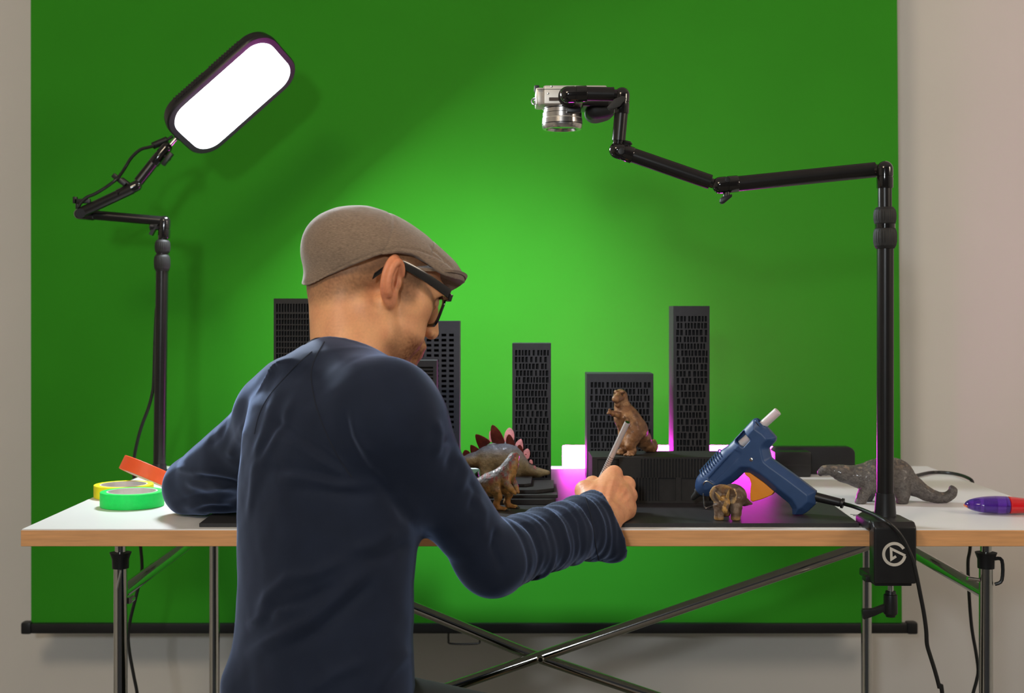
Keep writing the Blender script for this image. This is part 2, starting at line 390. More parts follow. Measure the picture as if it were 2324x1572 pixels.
# panel: u long axis, v short axis (tips away), n shines down-right toward the table
Tt = math.radians(60); u = V3((.749, 0, .6625)).normalized(); wv = V3((.6625, 0, -.749)).normalized()
v_ = wv*math.cos(Tt) + V3((0, 1, 0))*math.sin(Tt); n_ = wv*math.sin(Tt) - V3((0, 1, 0))*math.cos(Tt)
pc = V3((-.526, 2.57, 1.484))
def PM(a, b, c): return pc + u*a + v_*b + n_*c
LW, SW = .242, .134
def ring(w, h, r, z): return [PM(a, b, z) for a, b in rrect(w, h, r, 8)]
def loft(rings, cap0=True, cap1=True):
    m = MB(); n = len(rings[0]); v = [p for r in rings for p in r]; f = []
    for i in range(len(rings)-1):
        for k in range(n): f.append((i*n+k, i*n+(k+1) % n, (i+1)*n+(k+1) % n, (i+1)*n+k))
    if cap0: f.append(tuple(range(n))[::-1])
    if cap1: f.append(tuple((len(rings)-1)*n+k for k in range(n)))
    return m.add(v, f)
hs = loft([ring(LW+.010, SW+.010, .042, -.026), ring(LW+.024, SW+.024, .046, -.023), ring(LW+.030, SW+.030, .05, -.012), ring(LW+.030, SW+.030, .05, -.004),
      ring(LW+.026, SW+.026, .049, -.0005), ring(LW+.004, SW+.004, .040, .0), ring(LW+.001, SW+.001, .039, -.003)]).build('housing', M_black, g, angle=30)
vt = MB()
for i in range(26):
    a = -.086 + i*.0065
    if 12 <= i <= 13: continue
    vt.box((a, -(SW+.032)/2, -.021), (a+.0032, -(SW+.030)/2+.003, -.010), Matrix(((u.x, v_.x, n_.x, pc.x), (u.y, v_.y, n_.y, pc.y), (u.z, v_.z, n_.z, pc.z), (0, 0, 0, 1))))
vt.build('vent_fins', M_rubber, hs)
loft([ring(LW, SW, .038, -.002), ring(LW, SW, .038, .0006), ring(LW-.006, SW-.006, .036, .0012)]).build('diffuser', M_led, g)['label'] = 'glowing white diffuser'
cp = MB(); cp.cyl(L(347, 331, .004), L(380, 317, .004), .0072); cp.cyl(L(378, 318, .004), L(392, 309, .004), .003); cp.build('power_plug', M_black, g)
cpts = [(350, 331), (338, 334), (318, 340), (298, 358), (283, 382), (266, 405), (240, 425), (215, 440), (196, 448), (184, 460), (178, 470)]
MB().tube(spline([L(x, y, -.032 if i > 4 else -.01) for i, (x, y) in enumerate(cpts)], 5), .0032, 10).build('power_cord', M_cable, g)
cpts = [(355, 700), (352, 760), (349, 860), (346, 890), (337, 925), (322, 965), (311, 1005), (304, 1048), (306, 1110), (313, 1180), (319, 1240), (322, 1275), (321, 1300), (309, 1352), (297, 1400), (291, 1440), (294, 1480), (303, 1530), (312, 1580), (316, 1660)]
e_ = P(316, 1660, LY+.024)
MB().tube(spline([P(x, y, LY + .004 + min(max((y-800)/240, 0), 1)*.02) for x, y in cpts] + [V3((e_.x+.004, e_.y, .10)), V3((e_.x+.01, e_.y+.01, .012)), V3((e_.x+.05, e_.y+.03, .0045)), V3((e_.x+.14, e_.y+.05, .0042))], 5), .0033, 10).build('power_cord', M_cable, g)

# ================= camera arm clamped to the front edge (right)
AY = 1.962; s_ = FL/AY
g = thing('camera_mount', 'black jointed mount arm with emblem clamp at right table front edge', 'mount', P(2028, 1190, 1.93))
X0, X1 = .541, .603
cl = MB(); cl.prism([(X0, 1.896, .666), (X0, 1.922, .666), (X0, 1.922, .752), (X0, 1.915, .7555), (X0, 1.904, .7550), (X0, 1.896, .748)], (X1-X0, 0, 0))
cl.build('clamp_plate', M_black, g, bevel=.0035, bseg=3)
tpl = MB(); pl = [(X0-.005, 1.928), (X0-.002, 1.912), (X1, 1.912), (X1, 1.97), (X1-.012, 2.008), (X0+.012, 2.008), (X0-.005, 1.975)]
tpl.prism([(x, y, .7405) for x, y in pl], (0, 0, .0145)); tpl.build('top_jaw', M_black, g, bevel=.005, bseg=3)
MB().box((X0+.004, 1.905, .661), (X1-.004, 1.99, .672)).build('bottom_jaw', M_black, g, bevel=.002)
MB().box((X0-.004, 1.925, .6625), (X0+.006, 1.945, .6705)).build('side_lug', M_black, g, bevel=.001)
cx_ = P(2021, 1330, 1.95)
MB().cyl((cx_.x, 1.95, .662), (cx_.x, 1.95, .640), .0045).build('clamp_screw', M_steel, g)
MB().lathe((cx_.x, 1.95, .698), (0, 0, 1), [(0, .012), (.003, .015), (.013, .015), (.0165, .012)], 24).build('pressure_pad', M_black, g)
MB().cyl((cx_.x, 1.95, .672), (cx_.x, 1.95, .700), .0045).build('clamp_screw', M_steel, g)
h0 = P(2021, 1340, 1.95)
hb = MB(); hb.lathe(h0, (0, 0, -1), [(0, .0075), (.005, .0078), (.0055, .0100), (.034, .0104), (.036, .0075), (.039, .0070)], 24)
lv = [(2010, 1372), (2034, 1385), (2032, 1392), (2005, 1389), (1985, 1398), (1961, 1406), (1958, 1388), (1960, 1383), (1984, 1382)]
hb.prism([P(x, y, 1.945) for x, y in lv], (0, .010, 0)); hb.build('clamp_handle', M_black, g, bevel=.0012)
# emblem: one continuous stroke, ring then play triangle
ec = P(2029.5, 1257, 1.896); pxs = 1.896/FL
def E(x, y): return V3((ec.x + x*pxs, 1.8958, ec.z - y*pxs))
st = [(15.5, 6.5-2.6), (12, 5.8+1), (-6.5, 12.3), (-8.2, -12.2), (26.5, 4.2)]
R0 = 24.2
ring_ = [(R0*math.cos(a), R0*math.sin(a)) for a in [math.radians(q) for q in range(10, 331, 5)]]
path = [(3.8, 4.8), (-6.6, 11.6), (-7.6, -12.4), (25.0, 3.4)]
def ribbon(pl, w, m, yk):
    n = len(pl); v = []
    for i in range(n):
        a = V3((*pl[max(i-1, 0)], 0)); b = V3((*pl[i], 0)); c = V3((*pl[min(i+1, n-1)], 0))
        d1 = (b-a).normalized() if i else (c-b).normalized(); d2 = (c-b).normalized() if i < n-1 else d1
        t = (d1+d2).normalized(); nn = V3((-t.y, t.x, 0)); q = w/2/max(nn.dot(V3((-d1.y, d1.x, 0))), .45)
        for sg in (-1, 1):
            e_ = b + nn*q*sg; v.append(E(e_.x, e_.y) - V3((0, yk, 0)))
    k = len(v); v += [V3(p) + V3((0, .0006, 0)) for p in v]
    f = []
    for i in range(n-1):
        f += [(2*i, 2*i+1, 2*i+3, 2*i+2), (k+2*i, k+2*i+2, k+2*i+3, k+2*i+1), (2*i, 2*i+2, k+2*i+2, k+2*i), (2*i+1, k+2*i+1, k+2*i+3, 2*i+3)]
    f += [(0, k, k+1, 1), (2*n-2, 2*n-1, k+2*n-1, k+2*n-2)]
    return m.add(v, f)
M_print = mat('emblem_print', rgb(205, 200, 190), .6, var=.03)
em = MB(); ribbon(ring_, 6.6, em, .0004); ribbon(path, 5.6, em, .0006); em.build('emblem', M_print, g, angle=30)['label'] = 'pale ring emblem with a triangle inside'
px_, pzt = P(2009, 560, AY).x, P(2009, 560, AY).z
MB().lathe((px_, AY, .7545), (0, 0, 1), [(0, .0162), (.004, .0158), (.030, .0142), (.0345, .0140), (.0348, .0126)], 40).build('pole_socket', M_black, g)
MB().cyl((px_, AY, .785), (px_, AY, pzt), .0124, seg=40).build('pole', M_blackmetal, g)
def A(x, y, Y=AY): return P(x, y, Y)
collar(A(2009, 564), A(2008.5, 514), 26.5/s_).build('twist_collar', M_rubber, g, angle=50)
MB().cyl(A(2008.5, 518), A(2008.5, 508), .0150).build('neck', M_gloss, g)
collar(A(2008.5, 512), A(2008, 470), 25.5/s_).build('twist_collar', M_rubber, g, angle=50)
MB().cyl(A(2008.2, 475), A(2008, 424), .0103, seg=32).build('inner_pole', M_blackmetal, g)
joint(A(2008, 365), A(2008, 427), 18.5/s_).build('elbow_joint', M_gloss, g)
yB = 1.975
MB().cyl(A(1980, 386, yB), A(2006, 384, AY), .0085).build('neck', M_gloss, g)
MB().tube([A(1986, 385, yB), A(1673, 417, yB+.01)], 17.6/s_, 36).build('arm_tube', M_blackmetal, g)
joint(A(1615, 422, yB+.01), A(1675, 416.5, yB+.01), 19.5/s_).build('elbow_joint', M_gloss, g)
kn = MB(); kn.cyl(A(1650, 432, yB+.01), A(1648, 448, yB+.008), .005); kn.prism([A(x, y, yB+.003) for x, y in ((1640, 446), (1662, 440), (1662, 446), (1644, 461), (1638, 463), (1634, 458), (1635, 451))], (0, .009, 0)); kn.build('lever_knob', M_black, g, bevel=.0012)
sc1 = MB().lathe(A(1651, 407, yB+.010-.0135), (0, 1, 0), [(-.0004, .002), (-.0002, .0042), (.003, .0044)], 18); sc1.build('screw_cap', M_black, g)
MB().cyl(A(1606, 412, yB+.012), A(1628, 420, yB+.011), .0075).build('neck', M_gloss, g)
yC = yB+.02
MB().tube([A(1612, 413, yC-.005), A(1430, 350, yC)], 17.2/s_, 36).build('arm_tube', M_blackmetal, g)
joint(A(1383, 335, yC), A(1436, 353, yC), 19.5/s_).build('elbow_joint', M_gloss, g)
MB().lathe(A(1410, 343, yC-.0135), (0, 1, 0), [(-.0006, .003), (-.0004, .0048), (.003, .005)], 18).build('screw_cap', M_black, g)
MB().lathe(A(1422, 329, yC), (.2, 0, 1), [(-.006, .006), (0, .0065), (.003, .0085), (.006, .006)], 18).build('lever_knob', M_black, g)
MB().cyl(A(1402, 334, yC), A(1405, 312, yC), .0085).build('neck', M_gloss, g)
MB().tube([A(1404, 319, yC), A(1410, 254, yC)], 15.6/s_, 32).build('arm_tube', M_blackmetal, g)
joint(A(1412.5, 198, yC), A(1409.5, 258, yC), 18.2/s_).build('elbow_joint', M_gloss, g)
lv = [(1378, 243), (1384, 236), (1394, 224), (1412, 217), (1420, 219), (1422, 224), (1414, 232), (1408, 240), (1396, 246), (1382, 249)]
kn = MB(); kn.prism([A(x, y, yC-.022) for x, y in lv], (0, .006, 0)); kn.cyl(A(1400, 233, yC-.017), A(1402, 232, yC), .0065); kn.build('lever_knob', M_rubber, g, bevel=.0015)
MB().cyl(A(1385, 215, yC), A(1410, 216, yC), .0088).build('neck', M_gloss, g)
MB().tube([A(1393, 214, yC), A(1328, 213, yC)], 16.5/s_, 32).build('arm_tube', M_blackmetal, g)
joint(A(1271, 216, yC), A(1332, 213, yC), 19.5/s_).build('elbow_joint', M_gloss, g)
MB().cyl(A(1292, 216, yC), A(1290, 217, yC+.042), .010).build('mount_stud', M_gloss, g)
MB().lathe(A(1290, 217, yC+.030), (0, 1, 0), [(0, .012), (.004, .0155), (.0115, .0155)], 28).build('mount_plate', M_black, g)

# ================= mirrorless camera hanging lens-down from the arm
KY = yC + .042; M_sil = mat('camera_silver', rgb(196, 190, 180), .38, .35, var=.03, scale=200)
M_silr = mat('lens_silver', rgb(205, 200, 195), .22, .9, var=.02)
g = thing('camera', 'silver mirrorless camera held lens-down by the black jointed arm', 'camera', P(1290, 215, KY+.03))
k_ = KY/FL
def K(x, y, d=0.): return P(x, y, KY + d)
a, b = K(1233, 237), K(1378, 193)
bd = MB(); bd.prism([(a.x, KY, a.z), (b.x, KY, a.z), (b.x, KY, b.z), (a.x, KY, b.z)], (0, .066, 0)); bd.build('body', M_sil, g, bevel=.004, bseg=3)
a, b = K(1216, 236), K(1236, 197)
MB().box((a.x, KY+.004, a.z), (b.x, KY+.060, b.z)).build('top_plate', M_sil, g, bevel=.004)
a, b = K(1220, 206), K(1375, 200); MB().box((K(1219, 0).x, KY-.0004, K(0, 203).z), (K(1377, 0).x, KY+.002, K(0, 202).z)).build('back_seam', M_black, g)
a, b = K(1246, 229), K(1268, 221); MB().box((a.x, KY-.0005, a.z), (b.x, KY+.003, b.z)).build('battery_hatch', mat('hatch_brown', rgb(70, 55, 45), .5), g)
for x, y in ((1244, 212), (1252, 196)): MB().lathe(K(x, y), (0, -1, 0), [(-.002, .0016), (.0004, .0016), (.0006, .001)], 12).build('screw', M_steel, g)
a, b = K(1217, 207, .02), K(1224, 195, .02); MB().box((a.x-.003, KY+.018, a.z), (b.x, KY+.034, b.z+.001)).build('hot_shoe', M_black, g, bevel=.001)
sl = MB(); c_ = K(1212, 230, .02); sl.tube([c_ + V3((math.cos(q)*.004, 0, math.sin(q)*.0048)) for q in [i*math.pi/6 for i in range(12)]], .0013, 8, closed=True); sl.cyl(c_, K(1222, 228, .02), .003); sl.build('strap_lug', M_steel, g)
dl = MB(); dl.lathe(K(1222, 232, .045), (-1, 0, 0), [(-.004, .008), (.004, .008), (.006, .007)], 24); dl.build('shutter_dial', M_silr, g)
gp = SDF((-.03, -.005, -.03), (.06, .075, .03), .0018)
gp.rc((0, .018, 0), (0, .055, 0), .013, .014, .01).rc((.022, .02, .004), (.020, .052, .004), .013, .013, .02)
V_, F_ = gp.mesh(); V_ = relax(V_, F_, 4); mesh_obj('grip', V_ + np.array(K(1352, 247)), F_, M_rubber, g, angle=None)
a, b = K(1322, 246), K(1382, 226); MB().box((a.x, KY-.0012, a.z+.004), (b.x, KY+.067, b.z)).build('front_panel', M_black, g, bevel=.002)
a, b = K(1287, 255), K(1318, 243); MB().box((a.x, KY-.003, a.z), (b.x, KY+.012, b.z)).build('zoom_lever', M_black, g, bevel=.001)
lc = K(1276, 237, .033); q = (KY+.033)/FL
pr = [(0, 40), (2, 41), (3, 42), (9, 42), (9.5, 40), (12, 40), (12.5, 42.5), (20, 42.5), (20.5, 44.5), (31, 44.5), (31.5, 43.5), (33, 43.5), (33.5, 45.5), (44, 46), (44.5, 45), (46, 45), (46.5, 46), (54, 45), (57, 43), (57, 37), (52, 33), (50, 10)]
ln = MB().lathe(lc, (0, 0, -1), [(t*q, r*q) for t, r in pr], 56).build('lens', M_silr, g)
MB().lathe(lc - V3((0, 0, 33.0*q)), (0, 0, -1), [(-.0012, 44.8*q), (.0002, 44.8*q), (.0003, 40*q)], 56).build('lens_band', M_sil, ln)
for tz in (9.4, 20.2, 31.6, 44.4): MB().lathe(lc - V3((0, 0, tz*q)), (0, 0, -1), [(0, 42.5*q if tz < 10 else 44.6*q if tz < 40 else 46.0*q), (1.1*q, 42.5*q if tz < 10 else 44.6*q if tz < 40 else 46.0*q)], 56).build('ring_groove', M_black, ln)
MB().lathe(lc - V3((0, 0, 52*q)), (0, 0, -1), [(-.002, 33*q), (0, 33*q), (.001, 20*q)], 40).build('front_glass', M_gloss, ln)
# ================= tape rolls
def tape(name, label, c, ax, R, h, m, ri=.80):
    core = mat('tape_core', rgb(205, 200, 196), .7, var=.05, scale=60)
    ax = V3(ax).normalized(); c = V3(c); seg = 72; u, w, d = frame_of(ax)
    g = thing(name, label, 'tape', c - V3((0, 0, h/2)), 'rolls of fluorescent tape')
    def ringm(r0, r1, e):
        pr = [(-h/2, r0), (-h/2, r1-e), (-h/2+e, r1), (h/2-e, r1), (h/2, r1-e), (h/2, r0)]; n = len(pr); v = []; f = []
        for k in range(seg):
            an = 2*math.pi*k/seg
            for t, r in pr: v.append(c + d*t + (u*math.cos(an)+w*math.sin(an))*r)
        for k in range(seg):
            for i in range(n): f.append((k*n+i, ((k+1) % seg)*n+i, ((k+1) % seg)*n+(i+1) % n, k*n+(i+1) % n))
        m_ = MB(); m_.add(v, f); return m_
    ringm(R*ri+.0001, R, .0008).build('tape_winding', m, g)
    ringm(R*ri-.0025, R*ri, .0002).build('cardboard_core', core, g)
M_tg = mat('tape_green', rgb(18, 236, 98), .5, var=.04, scale=150, bump=.1, bscale=400)
M_ty = mat('tape_yellow', rgb(246, 240, 30), .5, var=.03, scale=150)
M_to = mat('tape_orange', rgb(255, 96, 48), .5, var=.03, scale=150)
tape('tape_roll', 'fluorescent green tape roll lying flat on the white table left', (P(300, 1132, 2.163).x, 2.163, TT+.0126), (0, 0, 1), .0515, .0245, M_tg)
tape('tape_roll', 'yellow tape roll lying flat behind the green tape', (P(281, 1110, 2.275).x, 2.275, TT+.0110), (0, 0, 1), .0505, .0215, M_ty)
tape('tape_roll', 'orange tape roll tilted and leaning on the yellow tape', (-.617, 2.295, .7782), (.37, .25, .90), .0515, .0245, M_to)

# ================= foam board base and loose boards
MZ = TT + .006
def TM(y, z=MZ): return TY(y, z)
Mx = P(452, 1192, 1.9475).x
mb = MB(); mb.prism([(Mx, 1.947, TT+.0003), (.5335, 1.947, TT+.0003), (.568, 2.632, TT+.0003), (-.46, 2.632, TT+.0003)], (0, 0, .0057))
M_mat = mat('dark_board', (.0330, .0325, .0345), .47, var=.10, scale=14, stretch=(6, .6, 1), bump=.05, bscale=90, spec=.30)
tag(mb.build('base_board', M_mat, loc=(.05, 2.3, TT), bevel=.0006, bseg=1), 'large flat dark grey board covering the middle of the table', 'board')
def board(x0, x1, y0, y1, Y0, dY, label, cut=.0):
    p, q = P(x0, y1, Y0), P(x1, y1, Y0); z0, z1 = P(0, y1, Y0).z, P(0, y0, Y0).z
    pl = [(p.x, Y0, z0), (q.x-cut, Y0, z0), (q.x, Y0+cut*.9, z0), (q.x+.012, Y0+dY, z0), (p.x-.02, Y0+dY, z0)]
    o = MB().prism(pl, (0, 0, z1-z0)).build('foam_board', M_foam, loc=((p.x+q.x)/2, Y0+dY/2, z0), bevel=.0006, bseg=1)
    tag(o, label, 'board', 'loose black boards stacked by the toy dinosaurs')
z = MZ + .0002
def layer(x0, x1, Y0, Y1, h, label, sk=.0, cut=.012):
    global z
    a, b = P(x0, 0, Y0).x, P(x1, 0, Y0).x
    pl = [(a, Y0+sk, z), (b-cut, Y0, z), (b, Y0+cut*.8, z), (b+.004, Y1, z), (a-.01, Y1+sk, z)]
    o = MB().prism(pl, (0, 0, h)).build('foam_board', M_foam, loc=((a+b)/2, (Y0+Y1)/2, z), bevel=.0006, bseg=1)
    tag(o, label, 'board', 'loose black boards stacked by the toy dinosaurs'); z += h + .0004
layer(1040, 1262, 2.135, 2.285, .0085, 'thick bottom board of the black stack beneath the plated dinosaur', .004)
layer(1050, 1266, 2.150, 2.290, .0050, 'second lowest board in the black stack, jutting furthest right', -.004, .002)
layer(1070, 1259, 2.165, 2.295, .0058, 'second highest board in the black stack under the plated dinosaur', .002, .03)
layer(1040, 1206, 2.200, 2.300, .0050, 'short topmost board of the black stack under the plated dinosaur', .0)
STACK_Z = z
sb = [(1052, 1086), (1062, 1081), (1071, 1083), (1084, 1073), (1088, 1086), (1082, 1108), (1060, 1108)]
o = MB().prism([P(x, y, 2.335) for x, y in sb], (0, .03, 0)).build('board_scrap', M_foam, loc=P(1070, 1108, 2.35), bevel=.0006, bseg=1)
tag(o, 'jagged black board scrap standing behind the plated dinosaur hind leg', 'scrap')
# folded black card behind the sleeve on the far left of the board
# ================= black model towers with cut-out windows
def facade(m, x0, x1, z0, z1, Y, rows, depth=.0035):
    """front wall at Y: rows = [(zlo, zhi, [(xa, xb), ...]), ...] top to bottom, windows are recesses"""
    def quad(a, b, c, d): m.add([a, b, c, d], [(0, 1, 2, 3)])
    zc = z1
    for zl, zh, wins in rows:
        if zc > zh: quad((x0, Y, zh), (x1, Y, zh), (x1, Y, zc), (x0, Y, zc))
        xc = x0
        for a, b in wins:
            if a > xc: quad((xc, Y, zl), (a, Y, zl), (a, Y, zh), (xc, Y, zh))
            D = Y + depth
            quad((a, D, zl), (b, D, zl), (b, D, zh), (a, D, zh))
            quad((a, Y, zl), (b, Y, zl), (b, D, zl), (a, D, zl)); quad((a, D, zh), (b, D, zh), (b, Y, zh), (a, Y, zh))
            quad((a, Y, zl), (a, D, zl), (a, D, zh), (a, Y, zh)); quad((b, D, zl), (b, Y, zl), (b, Y, zh), (b, D, zh))
            xc = b
        if xc < x1: quad((xc, Y, zl), (x1, Y, zl), (x1, Y, zh), (xc, Y, zh))
        zc = zl
    quad((x0, Y, z0), (x1, Y, z0), (x1, Y, zc), (x0, Y, zc))
def tower(label, xl, xr, ytop, Y, rows_px, dep=.07, yaw=0., lip=0., z0=MZ+.0003, depth=.004):
    """px extents of the front face at distance Y; rows_px(x0,x1) in pixel rows -> windows"""
    k = Y/FL; X0, X1 = (xl-CX)*k, (xr-CX)*k; Z1 = CZ-(ytop-CY)*k
    rows = [(CZ-(yb-CY)*k, CZ-(ya-CY)*k, [((a-CX)*k, (b-CX)*k) for a, b in w]) for ya, yb, w in rows_px if CZ-(yb-CY)*k > z0+.004]
    m = MB(); facade(m, X0, X1, z0, Z1, Y, rows, depth)
    B = Y + dep
    for q in ([(X0, Y, z0), (X0, Y, Z1), (X0, B, Z1), (X0, B, z0)], [(X1, Y, z0), (X1, B, z0), (X1, B, Z1), (X1, Y, Z1)],
              [(X0, Y, Z1), (X1, Y, Z1), (X1, B, Z1), (X0, B, Z1)], [(X0, B, z0), (X0, B, Z1), (X1, B, Z1), (X1, B, z0)], [(X0, Y, z0), (X0, B, z0), (X1, B, z0), (X1, Y, z0)]):
        m.add(q, [(0, 1, 2, 3)])
    ctr = V3(((X0+X1)/2, Y+dep/2, z0))
    if yaw:
        R = Matrix.Translation(ctr) @ Matrix.Rotation(yaw, 4, 'Z') @ Matrix.Translation(-ctr); m.v = [tuple(R @ V3(p)) for p in m.v]
    o = m.build('model_tower', M_foam, loc=ctr, angle=None, smooth=False)
    tag(o, label, 'model building', 'black model buildings on the table'); return o
def grid(xa, xb, n, ww, y0, pitch, wh, rows):
    st = (xb-xa)/n; return [(y0+i*pitch, y0+i*pitch+wh, [(xa+j*st, xa+j*st+ww) for j in range(n)]) for i in range(rows)]
def stagger(xa, xb, y0, pitch, wh, rows, seed, wmin=3.5, wmax=6.2, gap=2.6):
    r = random.Random(seed); out = []
    for i in range(rows):
        x = xa + r.uniform(0, 3); w = []
        while x < xb-3:
            ww = r.uniform(wmin, wmax); w.append((x, min(x+ww, xb))); x += ww + (gap if r.random() < .8 else gap*2.2)
        out.append((y0+i*pitch, y0+i*pitch+wh, w))
    return out
tower('tall black model tower with fine window grid behind the man at left', 621, 760, 677, 2.45,
      [(689, 708, [(627+j*6.3, 627+j*6.3+4.2) for j in range(20)])] + grid(627, 753, 20, 4.6, 712, 13, 10.5, 28), depth=.010)
tower('black model tower with small horizontal windows just right of the face', 925, 1043, 728, 2.50, grid(934, 1036, 6, 11, 757, 11.6, 6.2, 27), depth=.012)
tower('black model tower with slatted louvres close under the chin', 880, 991, 818, 2.36,
      [(832+i*8.2, 832+i*8.2+4.6, [(898, 983)]) for i in range(6)] + [(892+i*8.2, 892+i*8.2+4.6, [(898, 983)]) for i in range(22)], dep=.055)
tower('low black model block in front of the louvred tower, half hidden by shoulder', 890, 984, 884, 2.30,
      [(898+i*40, 898+i*40+30, [(900+j*5, 903+j*5) for j in range(16)]) for i in range(5)], dep=.045)
tower('free-standing black model tower behind the plated dinosaur', 1164, 1252, 779, 2.366, stagger(1170, 1247, 794, 15.4, 12.8, 20, 3), dep=.075, yaw=-.03, depth=.012)
tower('broad black model tower behind the brown standing dinosaur', 1333, 1484, 848, 2.447, stagger(1340, 1478, 867, 15.2, 12.6, 15, 5), dep=.08, yaw=-.02, depth=.012)
tower('tallest narrow black model tower right of the brown standing dinosaur', 1530, 1612, 694, 2.44, stagger(1536, 1607, 717, 15.6, 12.6, 25, 8, 3.5, 6.5), dep=.085, yaw=-.03, depth=.012)
# low wide block with ribbed front
Y8 = 2.151; k = Y8/FL
ribs = [(1455+j*7.1, 1458.4+j*7.1) for j in range(26)]
rows8 = [(1041.5, 1083, [(1356, 1405)] + ribs), (1084, 1136, [(1352+j*7.1, 1355.4+j*7.1) for j in range(20)] + [(1494, 1534)] + [(1546, 1603)] + [(1610+j*7.1, 1613.4+j*7.1) for j in range(5)])]
o = tower('low wide black model block with ribbed front under the brown dinosaur', 1344, 1652, 1037, Y8, rows8, dep=.098, yaw=.0, depth=.003)
Z8 = CZ-(1037-CY)*k
# ================= light bar, dark device, tape runner, loose cable
g = thing('light_bar', 'glowing magenta light bar standing behind the black model buildings', 'light', (P(1515, 1067, 2.665).x, 2.67, TT))
M_mag = emit('magenta_glow', (1., .021, .80), 58)
a, b = P(1278, 1066.5, 2.657), P(1757, 1013.5, 2.657)
MB().box((a.x, 2.657, TT+.0035), (b.x, 2.690, b.z)).build('diffuser', M_mag, g, bevel=.004, bseg=3)['label'] = 'glowing magenta diffuser'
MB().box((a.x+.002, 2.690, TT+.0035), (b.x-.002, 2.700, b.z-.001)).build('back_housing', M_black, g, bevel=.002)
for x in (a.x+.05, b.x-.05): MB().cyl((x, 2.675, TT+.0002), (x, 2.675, TT+.004), .006).build('foot', M_rubber, g)
g = thing('dark_device', 'black rounded slab-shaped device standing behind the blue glue gun', 'device', (P(1850, 1074, 2.58).x, 2.6, TT))
a, b = P(1752, 1074, 2.59), P(1941, 1013.5, 2.59); w, h = b.x-a.x, b.z-TT
pr = [((a.x+b.x)/2+x, 2.59, (TT+b.z)/2+z_) for x, z_ in rrect(w, h-.0006, .014, 6)]
MB().prism(pr, (0, .028, 0)).build('slab', M_black, g, bevel=.002)
a, b = P(1758, 1073, 2.545), P(1841, 1025, 2.545)
MB().box((a.x, 2.545, TT+.0003), (b.x, 2.5895, b.z)).build('battery_box', M_black, g, bevel=.003)
a, b = P(1760, 1056, 2.545), P(1839, 1054, 2.545)
MB().box((a.x, 2.5445, a.z), (b.x, 2.546, b.z)).build('seam', M_rubber, g)
# tape runner: translucent purple front, red rear
g = thing('tape_runner', 'translucent purple and red tape runner at the right edge of the table', 'tape runner', (P(2270, 1160, 2.075).x, 2.075, TT))
M_pur = mat('purple_translucent', (.16, .045, .55), .08, trans=.75, ior=1.4, var=.05, coat=.3)
M_red = mat('red_gloss', (.62, .012, .018), .15, var=.05, coat=.5)
s2 = FL/2.075; c = P(2275, 1148, 2.075); c.z = TT + .0145
def runner(lo, hi, shrink=0.):
    S = SDF((-.062, -.026, -.018), (.075, .026, .018), .0012)
    S.el((-.012, 0, 0), (.046-shrink, .021-shrink, .0135-shrink), .008).el((.03, 0, -.0005), (.055-shrink, .017-shrink, .0115-shrink), .01)
    S.bx((.0, 0, -.022), (.1, .05, .0085), 0, .003, sub=True)
    if lo is not None: S.bx((lo-.1, 0, 0), (.1, .1, .1), 0, .0, sub=True)
    if hi is not None: S.bx((hi+.1, 0, 0), (.1, .1, .1), 0, .0, sub=True)
    V, Fq = S.mesh(); return relax(V, Fq, 3), Fq
Rr = Matrix.Translation(c) @ Matrix.Rotation(-.12, 4, 'Z')
V, Fq = runner(None, .0085); mesh_obj('front_shell', xf(Rr, V), Fq, M_pur, g, angle=None)['label'] = 'translucent purple shell'
V, Fq = runner(.0088, None); mesh_obj('rear_grip', xf(Rr, V), Fq, M_red, g, angle=None)['label'] = 'glossy red grip'
ins = MB(); ins.lathe(Rr @ V3((-.018, 0, -.0075)), (0, 0, 1), [(0, .010), (.012, .010)], 24); ins.lathe(Rr @ V3((-.038, 0, -.006)), (0, 0, 1), [(0, .005), (.009, .005)], 16)
ins.build('spools', mat('spool_white', rgb(190, 170, 220), .4, trans=.3), g)
MB().lathe(Rr @ V3((-.0555, .0, -.002)), (0, 1, 0), [(-.006, .0022), (.006, .0022)], 16).build('tape_head', mat('tape_head_amber', rgb(230, 120, 70), .4), g)
# cable resting on the far right of the table then hanging behind the right leg
cp = [P(x, y, TY(y)) + V3((0, 0, .0036)) for x, y in ((2036, 1094), (2072, 1085), (2112, 1076), (2150, 1076.5), (2180, 1082), (2198, 1089))]
cp += [V3((TX1+.0042, 2.485, .7405)), V3((TX1+.0062, 2.487, .732)), V3((TX1+.0066, 2.49, .700))]
cp += [P(x+6, y, 2.49) for x, y in ((2196, 1240), (2191, 1275), (2193, 1340), (2199, 1420), (2209, 1480), (2214, 1520), (2210, 1545), (2202, 1575), (2190, 1630))]
e_ = cp[-1]; cp += [V3((e_.x-.01, e_.y, .10)), V3((e_.x-.012, e_.y+.01, .012)), V3((e_.x-.04, e_.y+.05, .0045)), V3((e_.x-.10, e_.y+.12, .0042))]
o = MB().tube(spline(cp, 6), .0032, 10).build('power_cord', M_cable, loc=cp[2])
tag(o, 'black cord curving over the far right table edge and hanging behind the right leg', 'cord')
